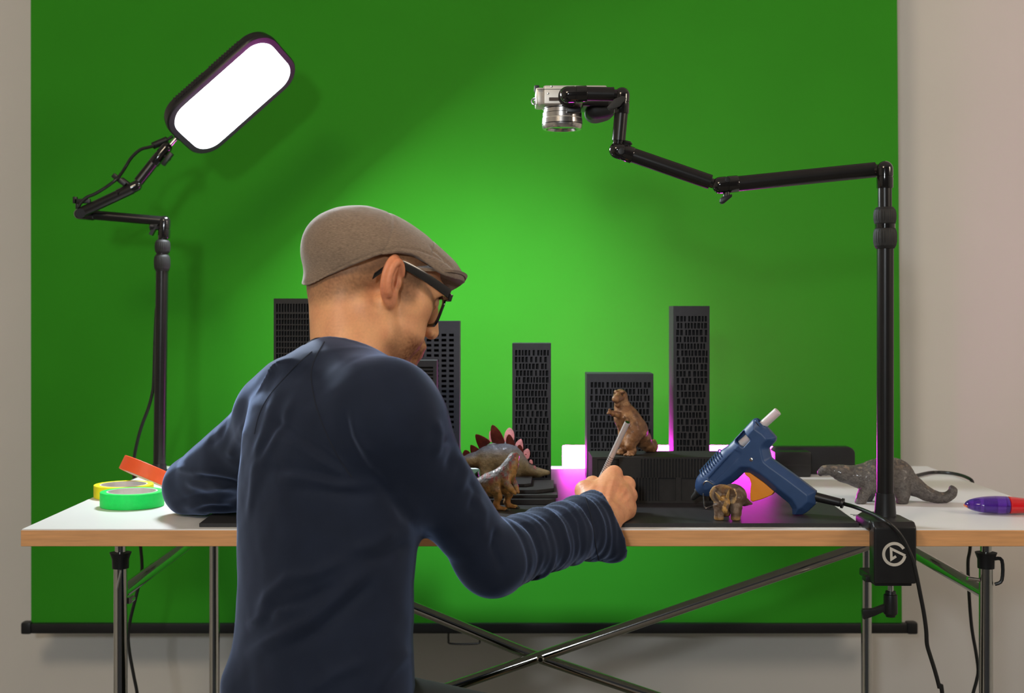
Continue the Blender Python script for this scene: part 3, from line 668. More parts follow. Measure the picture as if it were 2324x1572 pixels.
# ================= the man at the table
psi, pit = math.radians(60), math.radians(21)
HA = V3((-.183, 1.806, 1.10)); F0 = V3((math.sin(psi), math.cos(psi), 0)); HL = V3((-math.cos(psi), math.sin(psi), 0)); UZ = V3((0, 0, 1))
HF = F0*math.cos(pit) - UZ*math.sin(pit); HU = UZ*math.cos(pit) + F0*math.sin(pit)
HM = Matrix(((HF.x, HL.x, HU.x, HA.x), (HF.y, HL.y, HU.y, HA.y), (HF.z, HL.z, HU.z, HA.z), (0, 0, 0, 1))); HI = HM.inverted()
NB = P(792, 842, 1.758)                                   # neck base
man = thing('person', 'man in navy long-sleeved shirt, tweed flat cap and black glasses leaning over the table', 'person', (-.22, 1.70, 0))
def seg_d(q, a, b):
    a = np.array(a, float); b = np.array(b, float); ba = b-a; t = np.clip(((q-a)@ba)/(ba@ba), 0, 1); return np.linalg.norm(q-a-t[:, None]*ba, axis=1), t
def crease(q, pl, w):
    D = np.full(len(q), 1e9); T_ = np.zeros(len(q)); n = len(pl)-1
    for i in range(n):
        d, t = seg_d(q, pl[i], pl[i+1]); m = d < D; D = np.where(m, d, D); T_ = np.where(m, (i+t)/n, T_)
    return np.exp(-(D/w)**2)*np.clip(np.minimum(T_, 1-T_)*5+.15, 0, 1)
# --- head and neck (local: x forward, y left, z up, origin between the ears)
S = SDF((-.135, -.105, -.235), (.145, .105, .125), .0017)
S.el((-.002, 0, .026), (.089, .072, .058), .01).el((.033, 0, .030), (.060, .063, .056), .02).el((-.038, 0, -.002), (.049, .057, .050), .02)
S.rc((.043, 0, .0), (.050, 0, -.068), .049, .037, .02)
for q in (1, -1):
    S.rc((.008, .054*q, -.028), (.020, .052*q, -.068), .017, .018, .012).rc((.020, .052*q, -.068), (.080, .015*q, -.099), .018, .017, .014)
    S.el((.056, .043*q, -.012), (.028, .023, .023), .02).el((.052, .038*q, -.052), (.036, .026, .034), .02)
    S.rc((.086, .040*q, .022), (.095, .010*q, .024), .011, .012, .012)
S.el((.090, 0, -.097), (.021, .022, .018), .015).el((.090, 0, -.062), (.021, .028, .026), .014)
for q in (1, -1): S.el((.101, .032*q, .005), (.016, .016, .012), .010, sub=True)
for q in (1, -1): S.el((.085, .031*q, .005), (.0125, .0125, .0115), .003)
S.chain([(.093, 0, .018), (.104, 0, .0), (.1155, 0, -.029)], [.008, .0085, .0105], .010)
for q in (1, -1): S.el((.105, .011*q, -.032), (.010, .0065, .007), .006)
for q in (1, -1): S.el((.110, .006*q, -.040), (.005, .0032, .004), .003, sub=True)
S.el((.1015, 0, -.0555), (.0085, .021, .0060), .006).el((.0995, 0, -.0675), (.009, .018, .0066), .006).rc((.1125, -.012, -.0615), (.1125, .012, -.0615), .0052, .0052, .003, sub=True)
nb = HI @ NB; nt = V3((-.030, 0, -.03))
S.rc(nt, nb, .045, .050, .015); S.rc((-.034, 0, -.02), nb + V3((-.008, 0, .02)), .036, .036, .02)
S.rc((-.014, -.050, -.040), nb + V3((.036, -.018, .0)), .014, .013, .015); S.rc((-.014, .050, -.040), nb + V3((.036, .018, .0)), .014, .013, .015)
for q in (1, -1):        # ears
    R = Matrix.Rotation(-.45*q, 4, 'Z') @ Matrix.Rotation(-.24, 4, 'Y') @ Matrix.Scale(.86, 4)
    c = V3((-.003, .0775*q, .003))
    S.el(c, (.0175, .0055, .029), .006, R)
    rim = []
    for i in range(13):
        a = math.radians(-60 + i*21); rim.append(c + R @ V3((-.0160*math.sin(a)*1.02*1, .0062*q, .0275*math.cos(a-.0)*1.0)))
    rim = [c + R @ V3((.0165*math.cos(a), (.0065 + .002*(math.cos(a) < 0))*q, .0280*math.sin(a))) for a in [math.radians(20 + i*17) for i in range(14)]]
    S.chain(rim, [.0038]*14, .004)
    S.el(c + R @ V3((.003, .012*q, -.004)), (.0095, .0085, .0135), .004, R, sub=True)
    S.chain([c + R @ V3((-.003, .007*q, .016)), c + R @ V3((-.0085, .008*q, .0)), c + R @ V3((-.004, .007*q, -.014))], [.003, .0032, .003], .004)
    S.el(c + R @ V3((.006, .002*q, -.031)), (.0085, .005, .0105), .006, R); S.el(c + R @ V3((.0135, .003*q, -.005)), (.004, .004, .006), .004, R)
Vh, Fh = S.mesh(); Vh = relax(Vh, Fh, 2)
x, y, z = Vh.T
base = np.array(rgb(240, 176, 126)); col = np.tile(base, (len(Vh), 1))
nz = vnoise(Vh, 60); nz2 = vnoise(Vh, 420)
col = mixc(col, rgb(216, 142, 106), .35*sstep(.4, .8, nz))
col = mixc(col, rgb(228, 132, 98), .6*sstep(.070, .082, np.abs(y))*(x < .02))
hl = -.070 + (x+.085)*.75
hm = sstep(-.014, .016, z-hl)*(1-sstep(.006, .018, x-.02)) ; hm = np.maximum(hm, sstep(-.022, -.008, z)*sstep(.012, .02, x)*(1-sstep(.040, .052, x)))
ear = sstep(.074, .079, np.abs(y))
col = mixc(col, rgb(112, 82, 60), (1-ear)*hm*(.42 + .30*nz2))
bz = sstep(-.040, -.062, z)*sstep(.018, .05, x)*sstep(-.125, -.105, z) if False else (1-sstep(-.066, -.046, z - .12*np.clip(.085-x, 0, 1)))*sstep(.010, .045, x)*sstep(-.128, -.108, z)
must = sstep(.083, .094, x)*(1-sstep(-.046, -.040, z))*sstep(-.056, -.050, z)
col = mixc(col, rgb(122, 72, 44), np.clip(1.25*np.maximum(bz*(.42+.55*sstep(.040, .085, x)), must*.6), 0, 1)*(.55 + .5*nz2))
lip = sstep(.094, .098, x)*sstep(-.074, -.070, z)*(1-sstep(-.050, -.047, z))*(np.abs(y) < .022)
col = mixc(col, rgb(190, 108, 100), lip*.7)
brow = sstep(.080, .086, x)*sstep(.018, .022, z)*(1-sstep(.028, .032, z))*(np.abs(y) > .012); col = mixc(col, rgb(110, 78, 52), brow*.7)
Vh = xf(HM, Vh)
# --- right hand, closed round the cutter
W0 = P(1364, 1172, 1.925)
mc = [P(1392, 1078, 2.020), P(1421, 1102, 2.024), P(1427, 1127, 2.014), P(1422, 1151, 1.998)]     # knuckles
S = SDF((.07, 1.87, .735), (.24, 2.10, .86), .0014)
S.rc(P(1345, 1192, 1.885), W0, .025, .024, .01).rc(P(1362, 1196, 1.89), P(1378, 1176, 1.93), .023, .022, .012)
mr_ = [.0132, .0132, .0122, .0110]
for i, p in enumerate(mc):
    w_ = W0 + (mc[3]-mc[0])*(.14*(i-1.2)); S.rc(w_, p, .0180, mr_[i]*1.0, .008)
S.el((W0 + mc[1] + mc[2])/3 + V3((-.004, .006, 0)), (.024, .032, .024), .012)
for i, p in enumerate(mc): S.el(p + V3((.0015, -.002, .003)), (mr_[i]*.92,)*3, .005)
pip = [P(1384, 1084, 2.064), P(1408, 1108, 2.066), P(1412, 1130, 2.052), P(1408, 1152, 2.030)]
dip = [P(1366, 1108, 2.076), P(1380, 1124, 2.066), P(1386, 1142, 2.050), P(1386, 1160, 2.028)]
tip = [P(1352, 1128, 2.070), P(1364, 1124, 2.044), P(1372, 1140, 2.030), P(1372, 1158, 2.010)]
for i in range(4): S.chain([mc[i], pip[i], dip[i], tip[i]], [mr_[i]*.92, .0098-.0005*i, .0088-.0004*i, .0076-.0004*i], .003)
S.chain([P(1350, 1160, 1.945), P(1328, 1113, 1.985), P(1345, 1098, 2.028), P(1358, 1108, 2.058)], [.020, .0135, .0105, .0088], .010)
S.rc(P(1345, 1128, 1.97), P(1382, 1092, 2.01), .013, .012, .016)
S.rc(P(1388, 1170, 1.942), P(1420, 1159, 1.988), .0165, .0135, .014)
S.rc(P(1372, 1150, 1.930), P(1404, 1092, 2.005), .0035, .003, .008)
k0, k1 = P(1338, 1141, 2.098), P(1424, 958, 2.040)
S.rc(k0, k1, .0049, .0049, .0015, sub=True); S.bx((.2, 2.28, .6872), (.655, .352, .06), 0, .002, sub=True)
Vr, Fr = S.mesh(); Vr = relax(Vr, Fr, 2)
qr = proj(Vr); Nr = vnorm(Vr, Fr); dr = Vr - np.array([0, 0, CZ]); dr /= np.linalg.norm(dr, axis=1)[:, None]; fr_ = sstep(.0, .4, -(Nr*dr).sum(1)); hd = np.zeros(len(Vr))
for pl, w_, a_ in [([(1378, 1150), (1388, 1110), (1396, 1076)], 5, 1.1), ([(1386, 1152), (1408, 1124), (1426, 1101)], 5, 1.2), ([(1392, 1156), (1412, 1140), (1432, 1126)], 5, 1.0), ([(1394, 1150), (1400, 1118), (1412, 1092)], 6, -1.5), ([(1402, 1150), (1418, 1128), (1430, 1115)], 5, -1.2),
                   ([(1368, 1145), (1374, 1115), (1382, 1090)], 6, -1.2), ([(1368, 1128), (1384, 1132), (1398, 1146), (1418, 1150)], 3, .7), ([(1362, 1150), (1380, 1158), (1404, 1160)], 4, -.8), ([(1322, 1122), (1340, 1112), (1352, 1098)], 5, .8), ([(1400, 1092), (1414, 1100), (1424, 1092)], 4, -.8)]:
    hd += a_*.001*crease(qr, pl, w_)*fr_
Vr = Vr + Nr*(hd + .0005*(vnoise(Vr, 260)-.5))[:, None]
colr = mixc(np.tile(np.array(rgb(236, 170, 126)), (len(Vr), 1)), rgb(218, 138, 106), .45*sstep(.35, .8, vnoise(Vr, 70)))
dk = np.min(np.stack([np.linalg.norm(Vr-np.array(p), axis=1) for p in mc]), 0); colr = mixc(colr, rgb(214, 130, 104), .5*(1-sstep(.008, .02, dk)))
# --- hidden core under the clothes (keeps the body one continuous figure)
SR, SL = P(884, 953, 1.60), P(636, 944, 1.872); ER, EL = P(1112, 1266, 1.728), P(440, 1103, 2.072); WR, WL = P(1368, 1182, 1.912), V3((-.315, 2.080, .787))
S = SDF((-.60, 1.45, .03), (.30, 2.30, 1.03), .0075)
S.el((-.220, 1.712, .87), (.088, .09, .11), .02).el((-.23, 1.678, .72), (.085, .085, .16), .02).el((-.235, 1.66, .56), (.095, .10, .08), .02)
S.rc(SL, SR, .036, .036, .03).rc(NB, (-.222, 1.735, .93), .042, .05, .02)
S.rc(SR, ER, .034, .03, .02).rc(ER, WR, .032, .022, .015).rc(WR, W0, .022, .022, .01)
S.rc(SL, EL, .034, .028, .02).rc(EL, WL, .028, .022, .015)
HPR, HPL = V3((-.150, 1.615, .538)), V3((-.300, 1.735, .475)); KR, KL = P(1296, 1716, 1.86), V3((-.03, 2.04, .385))
AR, AL_ = V3((KR.x+.02, KR.y+.02, .10)), V3((KL.x+.02, KL.y+.03, .10))
for h_, k_, a_ in ((HPR, KR, AR), (HPL, KL, AL_)):
    S.rc(h_, k_, .062, .046, .03).rc(k_, a_, .046, .030, .02).rc(a_, a_ + V3((.10, .07, -.045)), .03, .024, .02)
HLc = WL + V3((.075, .015, -.012))                       # resting left hand
S.rc(WL, HLc, .022, .020, .01)
S.bx((.1, 2.28, .690), (.9, .352, .06), 0, .003, sub=True)
Vc, Fc = S.mesh()
S = SDF((-.26, 2.03, .742), (-.04, 2.16, .82), .0022)
S.rc(WL, HLc, .021, .019, .01).el((WL+HLc)/2 + V3((.03, 0, 0)), (.04, .03, .016), .012)
for i in range(4):
    m0 = HLc + V3((.004, .026-.0175*i, 0)); S.chain([m0, m0 + V3((.032, .004-.003*i, .001)), m0 + V3((.052-.004*(i in (0, 3)), .006-.004*i, -.010)), m0 + V3((.064-.006*(i in (0, 3)), .006-.004*i, -.018))], [.0105, .0092, .0082, .007], .004)
S.chain([WL + V3((.02, -.015, 0)), WL + V3((.055, -.040, -.004)), WL + V3((.085, -.045, -.012))], [.014, .011, .0085], .008)
Vl, Fl = S.mesh(); Vl = relax(Vl, Fl, 2)
sets = [(Vh, Fh, col), (Vr, Fr, colr), (Vc, Fc, np.tile(base, (len(Vc), 1))), (Vl, Fl, np.tile(base, (len(Vl), 1)))]
Va, Fa, Ca, o_ = [], [], [], 0
for v, f, c in sets: Va.append(v); Fa.append(f + o_); Ca.append(c); o_ += len(v)
M_skin = mat('skin', (1, 1, 1), .48, var=.05, scale=300, attr=True, sss=.12, bump=.12, bscale=900, bdist=.0006)
mesh_obj('body', np.concatenate(Va), np.concatenate(Fa), M_skin, man, angle=None, col=np.concatenate(Ca))
# --- shirt
S = SDF((-.61, 1.42, .49), (.225, 2.17, 1.055), .0038)
tz = np.array([.49, .55, .60, .66, .72, .78, .84, .90, .94, .97, 1.0, 1.03]); ps = math.radians(56); fx, fy = math.sin(ps), math.cos(ps)
tcx = np.array([-.232, -.230, -.228, -.227, -.227, -.226, -.222, -.217, -.215, -.213, -.210, -.208])
tcy = np.array([1.650, 1.650, 1.655, 1.662, 1.672, 1.684, 1.698, 1.712, 1.722, 1.732, 1.742, 1.75])
ta = np.array([.150, .148, .146, .145, .146, .150, .157, .158, .146, .105, .050, .03])
tb = np.array([.110, .106, .100, .096, .095, .098, .104, .105, .097, .082, .058, .035])
def torso(X, Y, Z):
    cx = np.interp(Z, tz, tcx); cy = np.interp(Z, tz, tcy); a = np.interp(Z, tz, ta); b = np.interp(Z, tz, tb)
    u = (X-cx)*(-fy) + (Y-cy)*fx; v = (X-cx)*fx + (Y-cy)*fy
    k0 = (np.abs(u/a)**2.3 + np.abs(v/b)**2.3)**(1/2.3); d = (k0-1)*np.minimum(a, b)
    return np.maximum(d, np.maximum(.512-Z, Z-.985))
S.op(torso, (-.46, 1.43, .50), (0, 1.95, 1.03), .0)
S.rc(SL, SR, .049, .053, .05); S.rc(NB + V3((.004, 0, -.054)), SR + V3((-.004, 0, .010)), .048, .047, .05); S.rc(NB + V3((-.004, 0, -.044)), SL + V3((.01, 0, .008)), .048, .043, .05)
CN = V3((.838, 1.053, 1.)).normalized(); CC = P(775, 843, 1.757); CR = .056
def neckcyl(X, Y, Z):
    a, b, c = X-CC.x, Y-CC.y, Z-CC.z; t = a*CN.x + b*CN.y + c*CN.z
    return np.maximum(np.sqrt(np.maximum(a*a+b*b+c*c-t*t, 1e-12)) - (CR+.0005) - .25*np.maximum(-t, 0), np.maximum(t+.001, -t-.07))
S.op(neckcyl, CC-V3((.1, .1, .1)), CC+V3((.1, .1, .1)), .022)
S.chain([P(705, 853, 1.79), P(660, 888, 1.83), P(624, 930, 1.865)], [.040]*3, .03); S.rc(P(790, 902, 1.70), P(850, 932, 1.637), .060, .060, .05)
S.rc(SR, ER, .053, .042, .035); S.rc(ER, WR, .0445, .0455, .02); S.el(ER + V3((.006, -.004, .0)), (.044, .044, .044), .02)
S.rc(WR, WR + (WR-ER).normalized()*.02, .0455, .047, .01); S.rc(WR + V3((-.02, -.015, -.010)), WR + V3((.012, -.01, -.022)), .040, .036, .02)
S.rc(SL, EL, .051, .047, .035); S.rc(EL, WL, .0405, .034, .02); S.rc((SL+EL)/2 + V3((0, 0, -.02)), EL + V3((.05, -.01, .005)), .035, .035, .03)
S.rc(EL + V3((.03, -.03, -.0)), EL + V3((.12, -.03, -.002)), .037, .036, .02)
cn = (P(1420, 1138, 1.93) - P(1330, 1190, 1.91)).normalized(); fd = (WR-ER).normalized()
cn = (fd*.75 + V3((.35, -.25, .25))).normalized()
cutp = WR + fd*.006
rot = cn.to_track_quat('X', 'Z').to_matrix()
S.bx(cutp + cn*.1, (.1, .12, .12), 0, .002, rot, sub=True)
S.rc(cutp - fd*.030, cutp + fd*.05, .034, .040, .006, sub=True)
S.bx((.2, 2.28, .6882), (.655, .352, .06), 0, .003, sub=True); S.bx((0, 2.28, .6832), (.9, .352, .06), 0, .003, sub=True)
Vs, Fs = S.mesh(); Vs = relax(Vs, Fs, 3); Ns = vnorm(Vs, Fs)
# cloth relief: drag lines, rumpled sleeve, loose hem
q = proj(Vs); vd = Vs - np.array([0, 0, CZ]); vd /= np.linalg.norm(vd, axis=1)[:, None]; fw = sstep(-.05, .35, -(Ns*vd).sum(1))
dsp = np.zeros(len(Vs))
folds = [  # polyline, width px, amplitude mm (+ ridge, - crease)
 ([(800, 1085), (740, 1030), (665, 978), (610, 950)], 13, -2.6), ([(805, 1090), (750, 1058), (690, 1022), (640, 1000)], 12, 1.8),
 ([(800, 1095), (730, 1075), (660, 1062), (600, 1062)], 13, -3.0), ([(830, 1105), (760, 1098), (690, 1084), (630, 1085)], 11, 2.2), ([(880, 1120), (800, 1122), (720, 1112), (650, 1108)], 13, -2.2),
 ([(640, 862), (612, 940), (590, 1010), (563, 1100)], 12, 2.4), ([(668, 900), (625, 985), (598, 1045), (575, 1130)], 10, 2.0), ([(650, 930), (610, 1000), (575, 1060)], 9, -2.0), ([(600, 990), (578, 1080), (562, 1180)], 8, 1.8),
 ([(840, 1285), (770, 1352), (700, 1412), (620, 1452), (556, 1490)], 15, 3.6), ([(850, 1318), (790, 1372), (720, 1432), (640, 1478)], 14, -3.2),
 ([(585, 1400), (610, 1350), (655, 1312), (720, 1300), (790, 1262)], 14, 3.0), ([(590, 1420), (625, 1378), (690, 1362), (760, 1330)], 12, -2.6), ([(560, 1425), (610, 1392), (680, 1380)], 11, 2.4),
 ([(830, 1500), (760, 1530), (700, 1572)], 14, 2.2), ([(940, 1470), (890, 1515), (850, 1572)], 14, 2.2), ([(900, 1200), (850, 1235), (790, 1250)], 13, 2.0), ([(930, 1230), (880, 1262), (820, 1278)], 12, -2.0),
 ([(775, 920), (790, 990), (815, 1040), (850, 1095)], 11, -2.6), ([(800, 935), (812, 990), (840, 1035)], 11, 2.0), ([(905, 1130), (940, 1185), (985, 1240)], 12, -2.2), ([(840, 1060), (890, 1130), (930, 1190)], 12, -2.5),
 ([(520, 940), (500, 990), (470, 1010)], 9, -2.0), ([(560, 950), (530, 1010), (520, 1040)], 9, 2.0), ([(440, 1078), (490, 1088), (545, 1098)], 7, -3.2), ([(420, 1095), (470, 1108), (530, 1102)], 8, 2.4), ([(400, 1060), (440, 1070), (500, 1072)], 8, 1.8),
 ([(395, 1140), (440, 1128), (500, 1120), (545, 1122)], 8, -2.2), ([(420, 1155), (460, 1140), (520, 1138)], 7, 2.0), ([(450, 1160), (480, 1148), (530, 1150)], 6, -1.8),
 ([(985, 950), (1000, 985), (990, 1040)], 10, 2.2), ([(1010, 990), (1032, 1010), (1015, 1070)], 10, -2.2), ([(1040, 1030), (1058, 1070), (1040, 1120)], 10, 2.2), ([(1065, 1085), (1082, 1115), (1065, 1165)], 9, -2.0),
 ([(1075, 1120), (1100, 1160), (1095, 1220)], 10, 1.6), ([(1128, 1195), (1120, 1240), (1140, 1300)], 9, -2.6)]
for pl, w_, a_ in folds: dsp += a_*.00145*crease(q, pl, w_)*fw
fa = np.array(ER); fb = np.array(WR); ax = (fb-fa)/np.linalg.norm(fb-fa); tt = (Vs-fa)@ax; rad = np.linalg.norm(Vs-fa-tt[:, None]*ax, axis=1)
fm = sstep(.0, .035, tt)*(rad < .075)*(Vs[:, 0] > -.02)
ph = tt*2*math.pi/.027 + 2.4*vnoise(Vs, 16) + 1.3*vnoise(Vs, 45)
ph2 = tt*2*math.pi/.041 + 5*vnoise(Vs+1.7, 13)
dsp += fm*(.0011*np.sin(ph) + .0021*np.sin(ph2) + .0010*np.sin(ph*1.9 + 1))*(.15+1.2*vnoise(Vs+3.3, 24))*(1-.75*sstep(.215, .24, tt))
dsp += .0022*(vnoise(Vs, 17)-.5) + .0011*(vnoise(Vs, 44)-.5)
dsp += .010*np.exp(-((Vs[:, 2]-.585)/.030)**2)*sstep(-.30, -.345, Vs[:, 0])
Vs = Vs + Ns*(dsp*sstep(.742, .760, Vs[:, 2]) if False else dsp)[:, None]
ob = (Vs[:, 1] > 1.9285); Vs[:, 2] = np.where(ob & (Vs[:, 2] > .70) & (Vs[:, 2] < np.where(Vs[:, 0] > -.455, .7478, .7412)), np.where(Vs[:, 0] > -.455, .7478, .7412), Vs[:, 2])
M_shirt = mat('navy_cotton', (.0105, .0160, .0330), .82, var=.10, scale=30, bump=.22, bscale=1500, bdist=.0006, spec=.25)
M_shirt.node_tree.nodes['Principled BSDF'].inputs['Sheen Weight'].default_value = .75
M_shirt.node_tree.nodes['Principled BSDF'].inputs['Sheen Tint'].default_value = (.40, .52, .85, 1)
M_shirt.node_tree.nodes['Principled BSDF'].inputs['Sheen Roughness'].default_value = .38
shirt = mesh_obj('shirt', Vs, Fs, M_shirt, man, angle=None)
Bs = bvh_of(Vs, Fs)
M_seam = mat('navy_seam', (.011, .015, .027), .9, var=.1)
for pl in ([(736, 776), (722, 800), (710, 828), (707, 860), (718, 920), (742, 985), (770, 1040), (798, 1082)], [(708, 798), (676, 826), (646, 858), (616, 892), (598, 920), (586, 950), (578, 985)], [(1328, 1128), (1340, 1165), (1347, 1205), (1352, 1240), (1362, 1282)]):
    pts = [hit(Bs, *p) for p in spline([(a, b, 0) for a, b in pl], 6) for p in [(p.x, p.y)]]; pts = [h + n*.0002 for h, n in pts if h is not None]
    if len(pts) > 3: MB().tube(pts, .0008, 6).build('seam', M_seam, shirt)
e1 = CN.cross(UZ).normalized(); e2 = CN.cross(e1).normalized(); cc, cnr = CC, CN
rp = [cc + (e1*math.cos(a) + e2*math.sin(a))*(CR-.0015) for a in [2*math.pi*i/56 for i in range(56)]]
cb = MB()
for o in (-.0034, .0034): cb.tube([p + cnr*o + (p-cc).normalized()*(.0012 if o < 0 else 0) for p in rp], .0042, 10, closed=True)
cb.build('collar', mat('navy_rib', (.014, .019, .036), .85, var=.1, bump=.2, bscale=1200), shirt)
# --- trousers and shoes
S = SDF((-.45, 1.45, .06), (.32, 2.32, .62), .007)
S.el((-.236, 1.665, .53), (.125, .135, .085), .03)
for h_, k_, a_ in ((HPR, KR, AR), (HPL, KL, AL_)): S.rc(h_, k_, .076, .060, .03).rc(k_, a_, .060, .046, .02)
Vt, Ft = S.mesh(); Vt = relax(Vt, Ft, 2)
mesh_obj('trousers', Vt, Ft, mat('dark_trousers', (.008, .010, .008), .85, var=.15, bump=.2, bscale=800), man, angle=None)
for a_ in (AR, AL_):
    S = SDF((-.09, -.07, -.005), (.21, .07, .13), .004)
    S.rc((-.02, 0, .05), (-.02, 0, .09), .042, .044, .02).rc((.0, 0, .045), (.13, 0, .032), .040, .036, .02).rc((-.03, 0, .02), (.15, 0, .02), .040, .036, .01).bx((0, 0, -.05), (.4, .2, .05), 0, .002, sub=True)
    V, Fq = S.mesh(); V = relax(V, Fq, 2); R = Matrix.Translation((a_.x, a_.y, .0012)) @ Matrix.Rotation(math.radians(34), 4, 'Z')
    mesh_obj('shoe', xf(R, V), Fq, M_rubber, man, angle=None)
# --- flat cap
ex = np.array([-.13, -.088, -.076, -.059, -.038, -.010, .020, .045, .075, .2]); ez = np.array([-.046, -.043, -.022, .000, .021, .038, .047, .050, .050, .050])
S = SDF((-.125, -.105, -.06), (.155, .105, .12), .0017)
S.el((-.004, 0, .022), (.0975, .0840, .0680), .01).rc((-.010, 0, -.02), (-.006, 0, .01), .0780, .0800, .008).el((-.02, 0, .035), (.085, .084, .062), .02).el((.040, 0, .034), (.098, .079, .054), .025)
def below(X, Y, Z): return (Z - (np.interp(X, ex, ez) - 4.2*np.maximum(np.abs(Y)-.02, 0)**2*sstep(.0, .07, X) + 0*Y))*.8 + 0*X
S.op(below, (-.13, -.11, -.07), (.16, .11, .13), .002, sub=True)
def seamg(x0, sl, amp):
    def fn(X, Y, Z): return None
for x0 in (-.028,):
    pass
Vk, Fk = S.mesh(); Vk = relax(Vk, Fk, 2); Nk = vnorm(Vk, Fk)
x, y, z = Vk.T
d = .0016*(vnoise(Vk, 26)-.5) + .0008*(vnoise(Vk, 70)-.5)
for x0, sl in ((-.030, .20),):
    d -= .0013*np.exp(-((x-x0-sl*(z-.03))/.0022)**2)
d -= .0020*np.exp(-((z-(.066-.30*(x-.045)))/.003)**2)*sstep(.035, .045, x)*(1-sstep(.075, .09, x))*(np.abs(y) > .03)
d -= .0014*np.exp(-((z-np.interp(x, ex, ez)-.0065)/.0016)**2)*(x < .07)
d -= .0011*np.exp(-((x-.046-.45*(z-.065))/.0018)**2)*(z > .058)*(np.abs(y) > .025)
Vk = Vk + Nk*d[:, None]
M_cap = mat('tweed', rgb(142, 122, 104), .9, var=.28, scale=240, stretch=(1, 1, 5), bump=.5, bscale=1100, bdist=.0008, spec=.2)
for _k, _v in (('Sheen Weight', .7), ('Sheen Roughness', .4)): M_cap.node_tree.nodes['Principled BSDF'].inputs[_k].default_value = _v
cap = mesh_obj('flat_cap', xf(HM, Vk), Fk, M_cap, man, angle=None); cap['label'] = 'brown-grey tweed flat cap'
nu, nv = 28, 12; v = []; f = []
for k in (0, 1):
    for j in range(nv+1):
        for i in range(nu+1):
            yy = -.076 + .152*i/nu; x1 = .135 - 9.6*yy*yy; x0 = .030 - 3.0*yy*yy; t = j/nv; xx = x0 + (x1-x0)*t
            zz = .0585 - 6.0*yy*yy - .42*yy*t - .006*t*t + (0 if k else -.0042)
            v.append(HM @ V3((xx - (.0012 if not k and j == nv else 0), yy, zz)))
W = nu+1; n1 = (nv+1)*W
for j in range(nv):
    for i in range(nu): a = j*W+i; f += [(a, a+1, a+W+1, a+W), (n1+a, n1+a+W, n1+a+W+1, n1+a+1)]
for i in range(nu): f += [(i, n1+i, n1+i+1, i+1), (nv*W+i, nv*W+i+1, n1+nv*W+i+1, n1+nv*W+i)]
for j in range(nv): f += [(j*W, (j+1)*W, n1+(j+1)*W, n1+j*W), (j*W+nu, n1+j*W+nu, n1+(j+1)*W+nu, (j+1)*W+nu)]
mesh_obj('brim', v, f, M_cap, cap, angle=60)
# --- glasses
temples = []
for q in (1, -1):
    gm = MB()
    tp = spline([(-.030, .0805*q, -.004), (-.018, .0815*q, .012), (.000, .0815*q, .0255), (.040, .079*q, .024), (.0875, .0745*q, .017)], 6)
    for i in range(len(tp)-1): pass
    n = len(tp); vv = []; ff = []
    for i, p in enumerate(tp):
        w_ = .0046 + .0020*i/n
        for dy, dz in ((-.0014, -w_), (.0014, -w_), (.0014, w_), (-.0014, w_)): vv.append(HM @ (p + V3((0, dy, dz))))
    for i in range(n-1):
        for k in range(4): ff.append((i*4+k, i*4+(k+1) % 4, (i+1)*4+(k+1) % 4, (i+1)*4+k))
    ff += [(3, 2, 1, 0), tuple((n-1)*4+k for k in range(4))]; gm.add(vv, ff); temples.append(gm)
def fxy(yy): return .0960 - 1.9*yy*yy
gfr = MB().tube([HM @ V3((fxy(yy)+.001, yy, .002 + .004*(1-abs(yy)/.011))) for yy in (-.011, -.005, 0, .005, .011)], .0024, 10).build('glasses', M_gloss, man)
for gm in temples: gm.build('temple', M_gloss, gfr, bevel=.0006)
gfr['label'] = 'black-rimmed glasses'
for q in (1, -1):
    out = []
    for a, b in rrect(.055, .045, .0160, 6): out.append((a*(1 + .10*(b > 0)), b))
    rim = MB(); n = len(out); vv = []; ff = []
    for (a, b) in out:
        for s_i, dx in ((1.0, .0018), (1.0, -.0018), (.82 if b < 0 else .78, -.0018), (.82 if b < 0 else .78, .0018)):
            yy = .0375*q + a*s_i; vv.append(HM @ V3((fxy(yy)+dx, yy, -.0065 + b*s_i)))
    for i in range(n):
        for k in range(4): ff.append((i*4+k, i*4+(k+1) % 4, ((i+1) % n)*4+(k+1) % 4, ((i+1) % n)*4+k))
    rim.add(vv, ff); rim.build('rim', M_gloss, gfr, bevel=.0004)
    ln = MB(); vv = [HM @ V3((fxy(.036*q+a*.9)+dx, .036*q+a*.9, -.0065+b*.9)) for dx in (.0007, -.0007) for a, b in out]
    ln.add(vv, [tuple(range(n)), tuple(range(2*n-1, n-1, -1))] + [(i, n+i, n+(i+1) % n, (i+1) % n) for i in range(n)])
    M_lens = bpy.data.materials.get('lens_glass') or mat('lens_glass', (.75, .75, .78), .02, trans=1., ior=1.3, var=.01)
    ln.build('lens', M_lens, gfr, angle=30)
for q in (1, -1):
    hb_ = MB(); hb_.box((.0860, min(.064*q, .077*q), .0075), (.0920, max(.064*q, .077*q), .0175), HM); hb_.build('hinge', M_gloss, gfr, bevel=.001)
